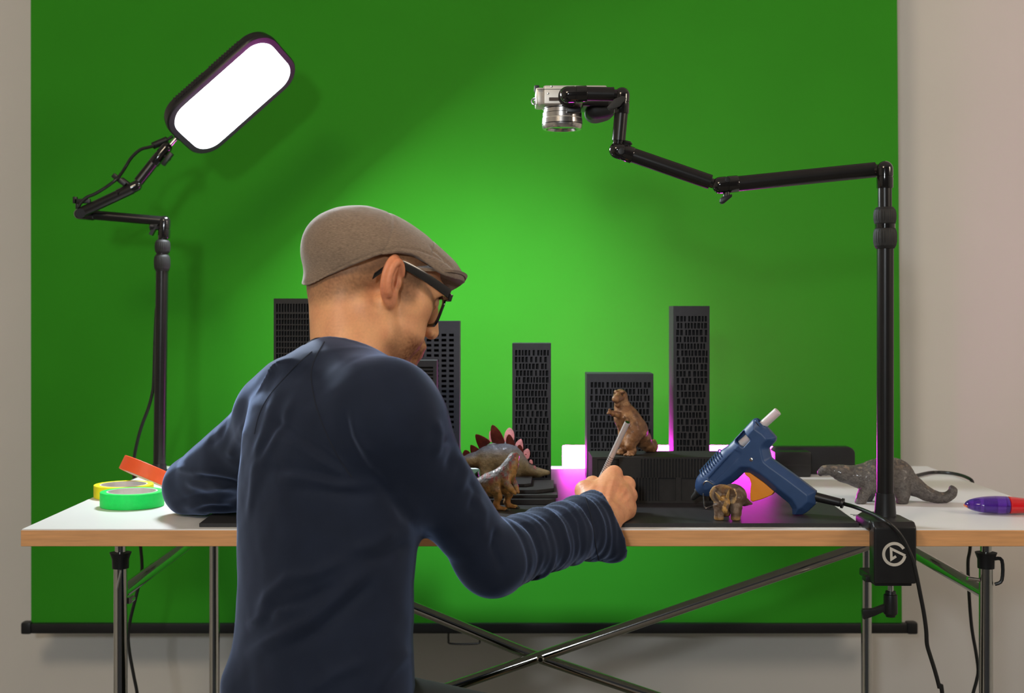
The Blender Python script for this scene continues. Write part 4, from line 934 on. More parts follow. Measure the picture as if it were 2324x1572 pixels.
# ================= cutter in his hand
M_pen = mat('cutter_metal', rgb(206, 200, 200), .35, .2, var=.03, scale=300)
pen = thing('craft_knife', 'slim silver craft knife held in the right hand', 'knife', k0)
d = (k1-k0); Lk = d.length; d = d.normalized()
MB().lathe(k0 + d*.020, d, [(0, .0026), (.006, .0042), (.010, .0045), (Lk-.022, .0045), (Lk-.020, .0043)], 28).build('handle', M_pen, pen)
MB().lathe(k0 + d*(Lk-.0005), d, [(-.003, .0043), (.0002, .0043), (.0012, .0034)], 24).build('end_cap', M_gloss, pen)
u, w, _ = frame_of(d); gd = MB()
for j in range(9):
    for i in range(12):
        an = 2*math.pi*(i + .5*(j % 2))/12; nn = u*math.cos(an) + w*math.sin(an)
        c = k0 + d*(Lk*.395 + j*.0036) + nn*.00445; gd.lathe(c, nn, [(-.0003, .0008), (.0002, .0008)], 6)
gd.build('grip_dots', M_black, pen)
MB().prism([k0 + d*.021 + u*.0015, k0 + d*.021 - u*.0015, k0 - u*.0012, k0 + d*.006 + u*.0015], w*.0005).build('blade', M_steel, pen)
# ================= toy dinosaurs (one skin each, painted pattern in a colour attribute)
def dino_mat(name, bump=.5): return mat(name, (1, 1, 1), .5, var=.16, scale=420, attr=True, bump=bump, bscale=900, bdist=.0012, coat=.12)
def finish(S, root, m, colfn, sm=2):
    V, Fq = S.mesh(); V = relax(V, Fq, sm); N = vnorm(V, Fq)
    V = V + N*(.0007*(vnoise(V, 330)-.5) + .0005*(vnoise(V, 700)-.5))[:, None]
    return mesh_obj('body', V, Fq, m, root, angle=None, col=colfn(V, N))
def claws(root, pts, m, r=.0013):
    for a, b in pts: MB().tube([a, V3(a)*.5+V3(b)*.5, b], [r, r*.8, r*.2], 8).build('claw', m, root)
M_claw = mat('claw_dark', (.02, .018, .016), .3, var=.1)
def bx_of(pts, pad):
    A = np.array([tuple(p) for p in pts]); return A.min(0)-pad, A.max(0)+pad
# --- plated dinosaur
Y0 = 2.332
def D(x, y, d=0.): return P(x, y, Y0) + V3((0, d, 0))
def H(x, y, d=0.): return P(x, y, Y0 + d)
g = thing('stegosaurus_figurine', 'tan toy dinosaur with red-brown back plates, head low to the right', 'toy dinosaur', (D(1140, 0).x, Y0, MZ), 'toy dinosaurs on the table')
lo, hi = bx_of([D(990, 985, -.04), D(1255, 1125, .04)], .008); lo[2] = MZ - .004
S = SDF(lo, hi, .0016)
S.el(D(1145, 1047), (.0365, .0265, .0350), .01).el(D(1113, 1043), (.0230, .0235, .0275), .012).el(D(1176, 1060), (.0175, .0195, .0200), .012)
S.chain([D(1100, 1038), D(1072, 1044), D(1046, 1050), D(1020, 1058), D(996, 1066)], [.0175, .0115, .0075, .0045, .002], .010)
S.chain([D(1184, 1062), D(1205, 1070), D(1222, 1072, -.004)], [.0135, .0095, .0075], .010).chain([D(1222, 1071, -.004), D(1243, 1071, -.008)], [.0080, .0042], .004)
for sg in (-1, 1):
    ox = -6 if sg < 0 else 14
    S.el(D(1111+ox, 1062, .0165*sg), (.0125, .0085, .0215), .006); S.chain([D(1112+ox, 1075, .0175*sg), D(1106+ox, 1092, .0175*sg), D(1101+ox, 1105, .0170*sg)], [.0100, .0072, .0078], .005)
    S.chain([D(1174+ox, 1072, .0150*sg), D(1170+ox, 1092, .0165*sg), D(1173+ox, 1105, .0160*sg)], [.0100, .0068, .0072], .006)
S.bx((D(1140, 0).x, Y0, MZ-.05+.0003), (.3, .2, .05), 0, .001, sub=True)
def c_steg(V, N):
    px = proj(V); c = np.tile(rgb(160, 136, 92), (len(V), 1))
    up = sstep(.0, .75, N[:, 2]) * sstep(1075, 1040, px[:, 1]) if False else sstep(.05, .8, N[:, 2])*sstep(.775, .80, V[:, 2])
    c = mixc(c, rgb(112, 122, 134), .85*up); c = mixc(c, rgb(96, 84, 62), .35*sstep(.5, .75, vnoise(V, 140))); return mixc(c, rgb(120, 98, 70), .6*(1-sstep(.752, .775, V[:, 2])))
M_dino = dino_mat('dino_skin')
finish(S, g, M_dino, c_steg)
M_plate = mat('plate_red', rgb(118, 50, 38), .45, var=.30, scale=120, bump=.3, bscale=500); M_plate_lit = mat('plate_lit_pink', rgb(196, 122, 118), .5, var=.25, scale=140, bump=.3, bscale=500)  # far-row plates: lamp light on them is put into a paler pink colour
def plate(pl, dy, m, lean=0.):
    pts = [D(x, y, dy + lean*(1010-y)/100*.03) for x, y in pl]; pts = spline(pts + [pts[0]], 3)[:-1]
    MB().prism([p - V3((0, .0016, 0)) for p in pts], (0, .0032, 0)).build('back_plate', m, g, bevel=.0010)
near = [[(1036, 1047), (1034, 1036), (1037, 1029), (1046, 1034), (1049, 1044)], [(1051, 1040), (1050, 1028), (1056, 1020), (1066, 1025), (1066, 1037)], [(1069, 1031), (1067, 1018), (1069, 1008), (1082, 1014), (1088, 1022)],
        [(1088, 1018), (1081, 1000), (1080, 983), (1100, 990), (1113, 1001), (1106, 1008)], [(1117, 1004), (1113, 984), (1117, 961), (1134, 975), (1145, 998), (1141, 1006)],
        [(1148, 1005), (1149, 992), (1156, 983), (1166, 998), (1169, 1013), (1161, 1018)], [(1174, 1019), (1175, 1010), (1182, 1009), (1188, 1024), (1186, 1032)], [(1190, 1040), (1191, 1031), (1195, 1030), (1199, 1042)], [(1199, 1055), (1200, 1049), (1204, 1048), (1207, 1056)]]
for pl in near: plate(pl, -.0060, M_plate, -1)
far = [[(1060, 1040), (1064, 1030), (1072, 1028), (1076, 1036)], [(1110, 1004), (1110, 984), (1116, 977), (1126, 990), (1124, 1002)], [(1143, 1003), (1146, 984), (1156, 972), (1166, 981), (1167, 998), (1160, 1008)], [(1168, 1016), (1172, 1004), (1183, 997), (1187, 1008), (1186, 1022)],
       [(1187, 1032), (1189, 1023), (1198, 1018), (1203, 1026), (1201, 1038), (1194, 1042)], [(1200, 1048), (1203, 1042), (1208, 1044), (1209, 1052)], [(1210, 1060), (1212, 1055), (1216, 1057), (1216, 1063)]]
for pl in far: plate(pl, .0070, M_plate_lit, 1)
for x in (1000, 1010):
    for sg in (-1, 1): MB().tube([D(x, 1062, .002*sg), D(x-4, 1050, .016*sg)], [.0022, .0003], 8).build('tail_spike', M_claw, g)
for sg in (-1, 1): MB().lathe(D(1226, 1068.5, -.004 + .0066*sg), (0, sg, 0), [(-.001, .0012), (.0006, .0010), (.0009, .0004)], 10).build('eye', M_gloss, g)
# --- small two-legged dinosaur in front
Y0 = 2.088
g = thing('allosaurus_figurine', 'small striped toy dinosaur on two legs beside the sleeve, head raised', 'toy dinosaur', (D(1130, 0).x, Y0, MZ), 'toy dinosaurs on the table')
lo, hi = bx_of([D(1025, 1025, -.035), D(1185, 1160, .05)], .006); lo[2] = MZ - .004
S = SDF(lo, hi, .0013)
S.chain([D(1048, 1128, .034), D(1066, 1119, .020), D(1088, 1106, .006), D(1108, 1097)], [.003, .0075, .0120, .0150], .010)
S.el(D(1120, 1095), (.0200, .0145, .0165), .01, Matrix.Rotation(math.radians(-28), 4, 'Y')).el(D(1144, 1080), (.0165, .0135, .0150), .012, Matrix.Rotation(math.radians(-40), 4, 'Y'))
S.chain([D(1152, 1072), D(1159, 1056), D(1163, 1045, .003)], [.0125, .0100, .0085], .010)
S.el(D(1166, 1038, .006), (.0080, .0105, .0070), .005).chain([D(1168, 1038, .010), D(1174, 1041, .026)], [.0066, .0042], .005)
for sg, ox in ((-1, 0), (1, 24)):
    S.el(D(1119+ox, 1102, .0115*sg), (.0125, .0075, .0165), .006, Matrix.Rotation(math.radians(20), 4, 'Y'))
    S.chain([D(1127+ox, 1112, .0130*sg), D(1131+ox, 1124, .0130*sg), D(1126+ox, 1142, .0125*sg), D(1131+ox, 1151, .0120*sg)], [.0085, .0058, .0046, .0050], .004)
    for k in (-1, 0, 1): S.chain([D(1131+ox, 1151, .0120*sg), D(1149+ox-2*abs(k), 1153.0, .0120*sg + .0075*k)], [.0045, .0026], .002)
S.chain([D(1149, 1082, -.0125), D(1152, 1098, -.0165), D(1158, 1105, -.017), D(1168, 1115, -.015)], [.0068, .0052, .0046, .0036], .004)
S.chain([D(1160, 1082, .0115), D(1166, 1098, .010), D(1170, 1105, .006), D(1175, 1116, .004)], [.0060, .0048, .0042, .0034], .004)
S.bx((D(1140, 0).x, Y0, MZ-.05+.0003), (.3, .2, .05), 0, .001, sub=True)
def c_all(V, N):
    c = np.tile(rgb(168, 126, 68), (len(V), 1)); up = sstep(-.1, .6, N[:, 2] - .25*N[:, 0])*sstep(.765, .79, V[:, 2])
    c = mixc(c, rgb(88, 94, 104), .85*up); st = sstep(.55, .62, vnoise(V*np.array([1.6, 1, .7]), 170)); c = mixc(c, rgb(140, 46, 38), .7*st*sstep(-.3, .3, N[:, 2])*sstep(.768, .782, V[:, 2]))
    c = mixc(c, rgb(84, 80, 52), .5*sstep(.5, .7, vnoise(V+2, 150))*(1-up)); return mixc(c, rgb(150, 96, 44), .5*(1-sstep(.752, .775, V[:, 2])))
finish(S, g, M_dino, c_all)
claws(g, [(D(1149-2*abs(k), 1153.0, -.0120 + .0075*k), D(1158-2*abs(k), 1155.2, -.0120 + .0085*k)) for k in (-1, 0, 1)], M_claw, .0024)
claws(g, [(D(1173-2*abs(k), 1153.0, .0120 + .0075*k), D(1181-2*abs(k), 1155.2, .0120 + .0085*k)) for k in (-1, 0, 1)], M_claw, .0024)
# --- brown upright dinosaur on the low block's roof
Y0 = 2.196
g = thing('tyrannosaurus_figurine', 'brown toy dinosaur standing upright on the low ribbed model block', 'toy dinosaur', (D(1425, 0).x, Y0, Z8), 'toy dinosaurs on the table')
lo, hi = bx_of([D(1372, 876, -.05), D(1500, 1034, .055)], .006); lo[2] = Z8 - .004
S = SDF(lo, hi, .0014)
S.el(H(1408, 897, -.002), (.0112, .0115, .0108), .005).chain([H(1405, 899, -.008), H(1399, 905, -.027)], [.0088, .0066], .004).el(H(1397, 905, -.0295), (.0058, .0040, .0052), .003)
S.chain([H(1405, 913, -.006), H(1400, 918, -.024)], [.0062, .0040], .0025)
for sg in (-1, 1): S.el(H(1406+sg*8, 889, -.009), (.0038, .0058, .0030), .002); S.el(H(1404+sg*8.5, 896, -.013), (.003, .004, .0028), .002, sub=True)
S.chain([D(1410, 908, .002), D(1413, 924, .002), D(1419, 942)], [.0098, .0115, .0175], .009)
S.el(D(1426, 955, -.001), (.0205, .0195, .0250), .012, Matrix.Rotation(math.radians(-28), 4, 'Y')).el(D(1439, 975, .003), (.0200, .0200, .0215), .012)
S.chain([D(1446, 980, .008), D(1460, 998, .020), D(1474, 1014, .030), D(1484, 1022, .036), D(1490, 1018, .040), D(1491, 1006, .042)], [.0190, .0135, .0090, .0065, .0045, .0025], .010)
S.el(D(1436, 985, -.0145), (.0120, .0095, .0185), .007); S.chain([D(1431, 997, -.0165), D(1427, 1008, -.0185), D(1433, 1020, -.0160), D(1430, 1027, -.019)], [.0105, .0080, .0062, .0065], .005)
S.el(D(1418, 980, .004), (.0100, .0090, .0175), .007); S.chain([D(1416, 990, .0), D(1411, 1003, -.004), D(1418, 1016, -.001), D(1415, 1022, -.004)], [.0095, .0075, .0060, .0062], .005)
for k in (-1, 0, 1):
    S.chain([D(1430, 1027, -.019), D(1426+8*k-3, 1029, -.0330+.003*abs(k))], [.0055, .0034], .002); S.chain([D(1414, 1022, -.004), D(1406+7*k-3, 1025, -.0165+.003*abs(k))], [.0055, .0034], .002)
S.chain([H(1412, 948, -.012), H(1401, 940, -.022), H(1391, 938, -.026), H(1384, 935, -.029)], [.0062, .0048, .0040, .0032], .004)
S.chain([H(1384, 935, -.029), H(1379, 938, -.032)], [.0028, .0018], .002); S.chain([H(1384, 934, -.029), H(1383, 929, -.032)], [.0028, .0018], .002)
S.chain([D(1420, 945, -.019), D(1417, 951, -.028), D(1412, 944, -.034)], [.0050, .0040, .0030], .004)
S.bx((D(1430, 0).x, Y0, Z8-.05+.0004), (.3, .2, .05), 0, .001, sub=True)
def c_rex(V, N):
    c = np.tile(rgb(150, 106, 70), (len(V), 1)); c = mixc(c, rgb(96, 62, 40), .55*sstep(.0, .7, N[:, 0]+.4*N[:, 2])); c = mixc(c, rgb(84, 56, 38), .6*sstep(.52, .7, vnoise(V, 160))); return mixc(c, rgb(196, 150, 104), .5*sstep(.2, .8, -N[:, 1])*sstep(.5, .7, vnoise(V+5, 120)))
finish(S, g, M_dino, c_rex)
claws(g, [(D(1426+8*k-3, 1029, -.033+.003*abs(k)), D(1423+9*k-3, 1031, -.038+.003*abs(k))) for k in (-1, 0, 1)], M_claw, .0018)
for sg in (-1, 1): MB().lathe(H(1404.5+sg*7.6, 895.5, -.0105), (sg*.8, -1, 0), [(-.001, .0012), (.0005, .0010), (.0008, .0004)], 10).build('eye', M_gloss, g)
# --- three-horned dinosaur by the glue gun
Y0 = 1.990
g = thing('triceratops_figurine', 'small brown horned toy dinosaur in front of the glue gun', 'toy dinosaur', (D(1660, 0).x, Y0, MZ), 'toy dinosaurs on the table')
lo, hi = bx_of([D(1605, 1090, -.055), D(1725, 1182, .06)], .006); lo[2] = MZ - .004
S = SDF(lo, hi, .0012)
S.el(D(1669, 1127, .014), (.0178, .0270, .0180), .008, Matrix.Rotation(.25, 4, 'Z')).el(D(1660, 1132, -.004), (.0165, .0160, .0165), .008)
S.el(H(1640, 1122, -.0175), (.0200, .0040, .0185), .0012, Matrix.Rotation(-.25, 4, 'Z') @ Matrix.Rotation(.45, 4, 'X'))
S.el(H(1643, 1137, -.024), (.0082, .0115, .0088), .004).chain([H(1645, 1143, -.030), H(1647, 1157, -.040)], [.0072, .0036], .005).chain([H(1645, 1150, -.028), H(1646, 1160, -.035)], [.006, .0035], .003)
S.chain([D(1682, 1138, .030), D(1698, 1145, .034), D(1715, 1150, .034)], [.0095, .0060, .0020], .006)
for x, y, d_ in ((1630, 1148, -.010), (1667, 1150, -.012), (1680, 1146, .026), (1655, 1146, .030)):
    yb = CY + FL*(CZ-MZ)/(Y0+d_); S.chain([D(x, y, d_), V3((D(x-1, 0, 0).x, Y0+d_-.002, MZ+.014)), V3((D(x-2, 0).x, Y0+d_-.004, MZ+.004))], [.0098, .0068, .0074], .004)
S.bx((D(1660, 0).x, Y0, MZ-.05+.0003), (.3, .2, .05), 0, .001, sub=True)
def c_tri(V, N):
    c = np.tile(rgb(92, 70, 52), (len(V), 1)); c = mixc(c, rgb(150, 130, 112), .5*sstep(.45, .7, vnoise(V, 130))); c = mixc(c, rgb(52, 34, 28), .8*sstep(.4, .8, np.sin((V[:, 0]*.8+V[:, 1])*700))*sstep(.78, .795, V[:, 2])*(V[:, 1] > Y0-.006))
    rr = np.hypot(V[:, 0]-H(1640, 1122, -.0175).x, V[:, 2]-H(1640, 1122, -.0175).z); fr = ((rr < .0212) & (V[:, 1] < Y0-.008) & (V[:, 1] > Y0-.0225) & (V[:, 2] > .772))*1.; c = mixc(c, rgb(158, 142, 128), .75*fr); rr = np.hypot(V[:, 0]-H(1640, 1122, -.0175).x, V[:, 2]-H(1640, 1122, -.0175).z); c = mixc(c, rgb(206, 168, 110), .8*fr*sstep(.0145, .0175, rr)); c = mixc(c, rgb(60, 34, 28), .7*fr*sstep(.0085, .011, rr)*(1-sstep(.0125, .0145, rr))); c = mixc(c, rgb(196, 148, 70), .75*sstep(Y0-.022, Y0-.030, V[:, 1])*sstep(.4, .6, vnoise(V+9, 160))); c = mixc(c, rgb(196, 150, 84), .6*(1-sstep(.748, .754, V[:, 2]))); return mixc(c, rgb(130, 40, 34), .4*sstep(.6, .7, vnoise(V+4, 180))*sstep(.785, .80, V[:, 2]))
finish(S, g, M_dino, c_tri)
M_horn = mat('horn_gold', rgb(188, 150, 92), .4, var=.2, scale=200)
for a, b in ((H(1634, 1131, -.028), H(1623, 1116, -.036)), (H(1650, 1130, -.030), H(1655, 1109, -.039))): MB().tube([a, (a+b)/2 + V3((0, -.001, 0)), b], [.0027, .0020, .0003], 10).build('horn', M_horn, g)
MB().tube([H(1646, 1146, -.038), H(1645, 1138, -.046)], [.0028, .0003], 10).build('horn', M_horn, g)
for sg in (-1, 1): MB().lathe(H(1643.5+sg*6.0, 1139, -.0295), (sg, -.8, 0), [(-.001, .0008), (.0004, .0007), (.0006, .0003)], 10).build('eye', M_gloss, g)
# --- long-necked grey dinosaur behind the pole
Y0 = 2.205
g = thing('brontosaurus_figurine', 'grey long-necked toy dinosaur standing on the white table behind the right pole', 'toy dinosaur', (D(2005, 0).x, Y0, TT), 'toy dinosaurs on the table')
lo, hi = bx_of([D(1850, 1025, -.04), D(2168, 1150, .04)], .006); lo[2] = TT - .004
S = SDF(lo, hi, .0018)
S.el(D(2010, 1078), (.0430, .0265, .0300), .012).el(D(1982, 1086), (.0260, .0225, .0240), .014).el(D(2034, 1082), (.0255, .0235, .0270), .012)
S.chain([D(1975, 1082), D(1943, 1080), D(1912, 1074), D(1886, 1066)], [.0195, .0145, .0112, .0090], .014)
S.el(D(1874, 1066), (.0105, .0075, .0078), .005).chain([D(1872, 1068), D(1863, 1072)], [.0078, .0060], .004)
S.chain([D(2044, 1084), D(2074, 1103, -.002), D(2100, 1119, -.005), D(2124, 1127, -.008), D(2143, 1127, -.010), D(2155, 1119, -.011), D(2158, 1110, -.012), D(2154, 1103, -.012)], [.0200, .0135, .0095, .0070, .0055, .0043, .0030, .0015], .012)
for sg, o1, o2 in ((-1, 0, 0), (1, 26, -22)):
    S.chain([D(1966+o1, 1100, .0145*sg), D(1953+o1, 1120, .0150*sg), D(1948+o1, 1134, .0150*sg)], [.0120, .0084, .0088], .007); S.rc(D(1948+o1, 1136, .0150*sg), D(1944+o1, 1137, .0150*sg - .002), .0080, .0072, .003)
    S.chain([D(2036+o2, 1098, .0160*sg), D(2042+o2, 1118, .0165*sg), D(2041+o2, 1134, .0165*sg)], [.0150, .0105, .0100], .007)
S.bx((D(2000, 0).x, Y0, TT-.05+.0003), (.4, .2, .05), 0, .001, sub=True)
def c_bro(V, N):
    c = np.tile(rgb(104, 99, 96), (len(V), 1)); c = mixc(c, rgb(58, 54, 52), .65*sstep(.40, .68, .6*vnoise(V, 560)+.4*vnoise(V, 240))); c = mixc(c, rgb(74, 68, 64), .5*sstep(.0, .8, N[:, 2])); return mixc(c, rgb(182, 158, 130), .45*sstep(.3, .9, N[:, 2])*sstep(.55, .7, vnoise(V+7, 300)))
finish(S, g, dino_mat('grey_dino_skin', .8), c_bro)
for sg in (-1, 1): MB().lathe(D(1872, 1063.5, .0068*sg), (0, sg, 0), [(-.001, .0012), (.0006, .0010), (.0009, .0004)], 10).build('eye', M_gloss, g)

# ================= glue gun propped on its wire stand
ga = math.radians(-24); gc = P(1700, 1060, 2.062)
gX, gN = V3((math.cos(ga), math.sin(ga), 0)), V3((-math.sin(ga), math.cos(ga), 0))      # in-plane axis, plane normal (away)
GM = Matrix(((gX.x, gN.x, 0, gc.x), (gX.y, gN.y, 0, gc.y), (0, 0, 1, gc.z), (0, 0, 0, 1)))
def G(cx, cy):
    d = P(1540+cx/4.912, 900+cy/4.912, 1.) - V3((0, 0, CZ)); o = V3((0, 0, CZ)); t = (gc-o).dot(gN)/d.dot(gN); p = o + d*t - gc
    return (p.dot(gX), p.z)
def GW(cx, cy, y=0.): a, b = G(cx, cy); return GM @ V3((a, y, b))
M_blue = mat('gun_blue', rgb(52, 80, 126), .40, var=.06, scale=60, bump=.04, bscale=400)
M_orange = mat('trigger_orange', rgb(255, 160, 52), .42, var=.05)
g = thing('glue_gun', 'blue hot glue gun with orange trigger propped on the dark board', 'glue gun', (GW(1350, 1340).x, GW(1350, 1340).y, MZ))
def polysd(pl):
    pl = np.array(pl)
    def f(X, Z):
        d = None; s = None
        for i in range(len(pl)):
            a = pl[i]; b = pl[i-1]; e = b-a; wx, wz = X-a[0], Z-a[1]; t = np.clip((wx*e[0]+wz*e[1])/(e@e), 0, 1); bx, bz = wx-e[0]*t, wz-e[1]*t; dd = bx*bx+bz*bz
            c1 = Z >= a[1]; c2 = Z < b[1]; c3 = e[0]*wz > e[1]*wx; fl = (c1 & c2 & c3) | (~c1 & ~c2 & ~c3)
            if d is None: d = dd; s = np.where(fl, -1., 1.)
            else: d = np.minimum(d, dd); s = np.where(fl, -s, s)
        return s*np.sqrt(d)
    return f
outl = [(852, 258), (650, 474), (470, 672), (340, 812), (240, 928), (236, 985), (268, 1066), (330, 1096), (420, 1066), (550, 990), (650, 922), (735, 842), (800, 842), (880, 892), (960, 950), (1080, 1056), (1235, 1180), (1272, 1240), (1276, 1338), (1318, 1346), (1440, 1280), (1536, 1190), (1538, 1050), (1488, 1012), (1290, 862), (1080, 712), (1036, 676), (1012, 572), (1088, 490), (1092, 448), (1004, 352)]
pf = polysd([G(*p) for p in outl]); A_ = np.array([G(*p) for p in outl])
S = SDF((A_[:, 0].min()-.01, -.028, A_[:, 1].min()-.01), (A_[:, 0].max()+.01, .028, A_[:, 1].max()+.01), .0014)
def ext(h, ch):
    def fn(X, Y, Z):
        d = pf(X[:, :, :]+0*Z, Z+0*X) if False else pf(X+0*Z, Z+0*X); y = np.abs(Y)-h
        return np.maximum(np.maximum(d, y), (d + y + ch)*.7071)
    return fn
S.op(ext(.0165, .0105), (A_[:, 0].min(), -.017, A_[:, 1].min()), (A_[:, 0].max(), .017, A_[:, 1].max()), .002)
def g3(cx, cy, y=0.): a, b = G(cx, cy); return (a, y, b)
S.rc(g3(318, 962), g3(560, 690), .0175, .0170, .010); S.rc(g3(560, 690), g3(890, 330), .0135, .0132, .006)
S.rc(g3(268, 1016), g3(340, 945), .0110, .0175, .006)
pw = polysd([G(*p) for p in [(742, 372), (648, 474), (655, 500), (748, 558), (826, 470), (765, 405)]])
S.op(lambda X, Y, Z: np.maximum(pw(X+0*Z, Z+0*X), Y+.002), (-.2, -.03, -.2), (.2, 0, .2), .001, sub=True) if False else None
aw = np.array([G(*p) for p in [(742, 372), (648, 474), (748, 558), (826, 470)]])
S.op(lambda X, Y, Z: np.maximum(pw(X+0*Z, Z+0*X), Y-.004)+0*Y, (aw[:, 0].min(), -.025, aw[:, 1].min()), (aw[:, 0].max(), .004, aw[:, 1].max()), .0012, sub=True)
S.rc(g3(905, 318), g3(985, 232), .0095, .0095, .001, sub=True)
pp = polysd([G(*p) for p in [(655, 578), (722, 612), (718, 640), (420, 945), (372, 930), (368, 896)]]); ap = np.array([G(*p) for p in [(655, 578), (722, 612), (420, 945), (368, 896)]])
S.op(lambda X, Y, Z: np.maximum(pp(X+0*Z, Z+0*X), Y+.0158)+0*Y, (ap[:, 0].min(), -.03, ap[:, 1].min()), (ap[:, 0].max(), -.016, ap[:, 1].max()), .0004, sub=True)
V, Fq = S.mesh(); V = relax(V, Fq, 1); V = xf(GM, V)
V[:, 2] = np.maximum(V[:, 2], MZ+.0012)
mesh_obj('gun_body', V, Fq, M_blue, g, angle=None)
nz_ = MB(); a = GW(262, 1022); b = GW(148, 1142); ax = (b-a).normalized()
nz_.lathe(a, ax, [(-.004, .0118), (.003, .0112), (.004, .0085), (.010, .0080), (.011, .0060), ((b-a).length-.003, .0042), ((b-a).length, .0026)], 24); nz_.build('nozzle', M_rubber, g)
st_a, st_b = GW(870, 345), GW(1093, 143); sd = (st_b-st_a).normalized()
M_glue = mat('glue_stick', rgb(246, 238, 240), .35, var=.02, sss=.3, trans=.25)
MB().lathe(GW(700, 530), sd, [(0, .0068), ((st_b-GW(700, 530)).length-.001, .0068), ((st_b-GW(700, 530)).length, .0060)], 28).build('glue_stick', M_glue, g)
MB().lathe(GW(905, 318), sd, [(-.004, .0128), (.0015, .0132), (.0022, .0120), (.0022, .0092), (-.003, .0085)], 32).build('end_ring', M_gloss, g)
rb = MB()
for i in range(10):
    t = i/9; cx, cy = 292+t*205, 868-t*222; pts = []
    for k in range(9):
        an = math.radians(-62 + k*17); off = 30 + 58*(1-math.cos(math.radians(k*11.5-8)))
        c0 = V3(g3(cx+34, cy+31)); dirx = V3((-.7, 0, .7)).normalized()
        pts.append(GM @ (c0 + V3((dirx.x*math.cos(an), -math.sin(an)*1.0, dirx.z*math.cos(an)))*.0166))
    rb.tube([p for p in pts if (GM.inverted() @ p).y < .012], .0012, 6)
rb.build('cooling_ribs', M_blue, g)
tr = [(742, 836), (806, 842), (880, 894), (962, 952), (1078, 1052), (1048, 1090), (1000, 1112), (920, 1142), (842, 1162), (812, 1152), (812, 1060), (820, 960), (800, 900), (760, 868)]
pts = [V3((*[G(*p)[0]], -.008, G(*p)[1])) for p in tr]
MB().prism([GM @ p for p in pts], gN*.016).build('trigger', M_orange, g, bevel=.0018, bseg=3)
dots = MB()
for cx, cy, r in ((838, 690, .0028),): dots.lathe(GW(cx, cy, -.0162), -gN, [(-.002, r), (.0004, r), (.0008, r*.7)], 16)
dots.build('case_screw', M_steel, g)
zf = MZ + .0026
w1 = GW(316, 958, -.0195); w1b = GW(316, 958, .0195); wb = P(1599, 1151, 2.093); wb.z = zf; wd = P(1603.5, 1156, 2.083); wd.z = zf
we = P(1606, 1155, 2.083); we.z = zf; wf = P(1622, 1140, 2.135); wf.z = zf
wr = spline([GW(420, 965, -.0180), GW(355, 925, -.0195), w1, w1 + (wb-w1)*.5 + V3((-.001, 0, 0)), wb], 5) + spline([wb + V3((.002, -.003, 0)), wd, wf, w1b + (wf-w1b)*.5, w1b], 5)
MB().tube(wr, .0011, 8).build('wire_stand', M_steel, g)
MB().lathe(w1 + gN*.002, -gN, [(-.002, .0042), (.0018, .0042), (.0024, .003)], 16).build('stand_pivot', M_blue, g)
sl0, sl1 = GW(1510, 1110), GW(1840, 1190); sx = (sl1-sl0)
MB().lathe(sl0, sx, [(-.004, .0072), (.002, .0072), (sx.length*.86, .0066), (sx.length*.9, .0060), (sx.length*.92, .0078), (sx.length, .0078), (sx.length+.001, .004)], 28).build('cord_sleeve', M_black, g)
c_ = [(1916, 1143), (1940, 1150), (1966, 1160), (1990, 1171), (2012, 1184), (2032, 1200), (2047, 1219), (2060, 1243), (2072, 1272), (2081, 1310), (2089, 1350), (2097, 1392), (2102, 1430), (2104, 1462), (2112, 1490), (2122, 1522), (2132, 1560), (2142, 1610)]
dY = [2.002, 1.975, 1.943, 1.912, 1.884, 1.880, 1.879, 1.878, 1.876, 1.876, 1.876, 1.877, 1.878, 1.88, 1.88, 1.88, 1.88, 1.88]
pt = [sl1 - sx.normalized()*.004] + [P(x, y, Y) for (x, y), Y in zip(c_, dY)]
e_ = pt[-1]; pt += [V3((e_.x+.03, e_.y, .12)), V3((e_.x+.04, e_.y, .014)), V3((e_.x+.08, e_.y+.03, .0042)), V3((e_.x+.18, e_.y+.08, .0040))]
MB().tube(spline(pt, 6), .0030, 12).build('cord', M_cable, g)
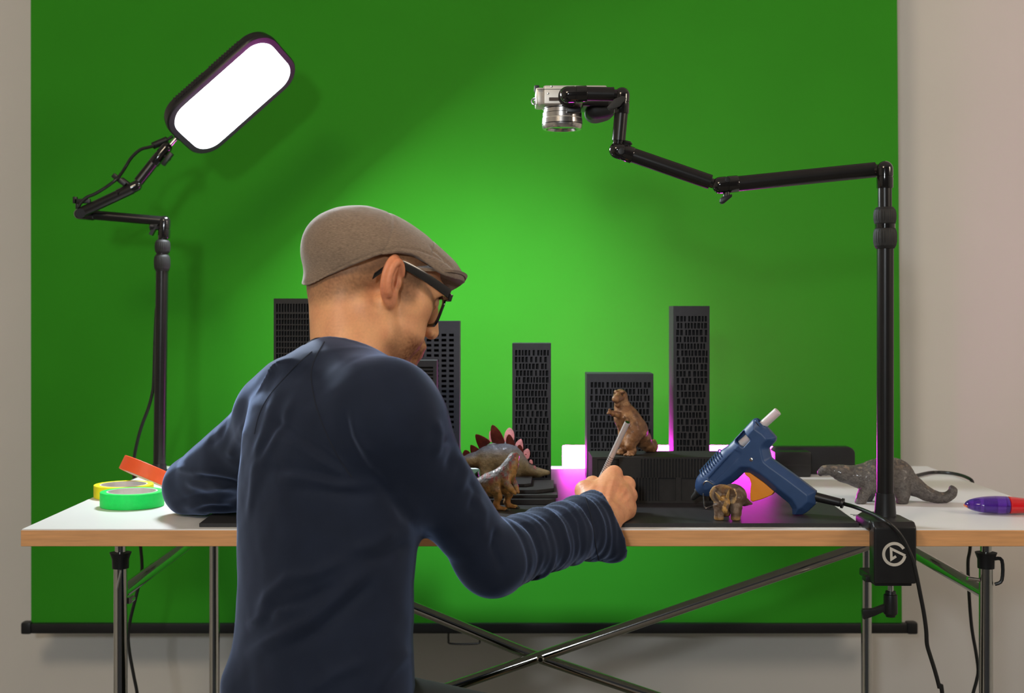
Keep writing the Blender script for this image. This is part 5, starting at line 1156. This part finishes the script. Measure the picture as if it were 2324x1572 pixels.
# ================= light: the room's ceiling lamps and the film lights; camera
def area(name, loc, tgt, size, power, col, shape='DISK', sy=None, spread=math.pi):
    l = bpy.data.lights.new(name, 'AREA'); l.shape = shape; l.size = size; l.energy = power; l.color = col; l.spread = spread
    if sy: l.size_y = sy
    o = bpy.data.objects.new(name, l); C.objects.link(o); o.location = loc
    o.rotation_euler = (Vector(tgt) - Vector(loc)).to_track_quat('-Z', 'Y').to_euler(); return o
area('ceiling_lamp', (-.95, -.1, 2.6), (-.15, 2.2, .9), .7, 26, (1, .81, .58))
area('wall_lamp', (2.3, .9, 1.9), (.6, 2.5, .95), .6, 15, (1, .85, .68))
area('front_lamp', (-.5, -1.2, 1.60), (0, 2.9, .7),   .22, 22, (.88, .95, 1))
sp = bpy.data.lights.new('screen_spot', 'SPOT'); sp.energy = 190; sp.color = (.84, .97, 1.25); sp.spot_size = math.radians(35); sp.spot_blend = 1.; sp.shadow_soft_size = .08
so = bpy.data.objects.new('screen_spot', sp); C.objects.link(so); so.location = (.05, 1.75, 2.35)
so.rotation_euler = (Vector((.04, 2.95, .64)) - so.location).to_track_quat('-Z', 'Y').to_euler()
w = bpy.data.worlds.new('World'); bpy.context.scene.world = w; w.use_nodes = True
w.node_tree.nodes['Background'].inputs[0].default_value = (.9, .92, 1, 1); w.node_tree.nodes['Background'].inputs[1].default_value = .04
cam = bpy.data.cameras.new('camera_view'); co = bpy.data.objects.new('camera_view', cam); C.objects.link(co)
co.location = (0, 0, CZ); co.rotation_euler = (math.pi/2, 0, 0)
cam.sensor_width = 36; cam.lens = FL/2324*36; cam.shift_x = (1162-CX)/2324; cam.shift_y = (CY-786)/2324
cam.clip_start = .05; cam.dof.use_dof = True; cam.dof.focus_distance = 2.0; cam.dof.aperture_fstop = 6.3
sc_ = bpy.context.scene; sc_.camera = co
sc_.view_settings.view_transform = 'Standard'; sc_.view_settings.look = 'None'; sc_.view_settings.exposure = 0; sc_.view_settings.gamma = 1
sc_.cycles.max_bounces = 8; sc_.cycles.sample_clamp_indirect = 8
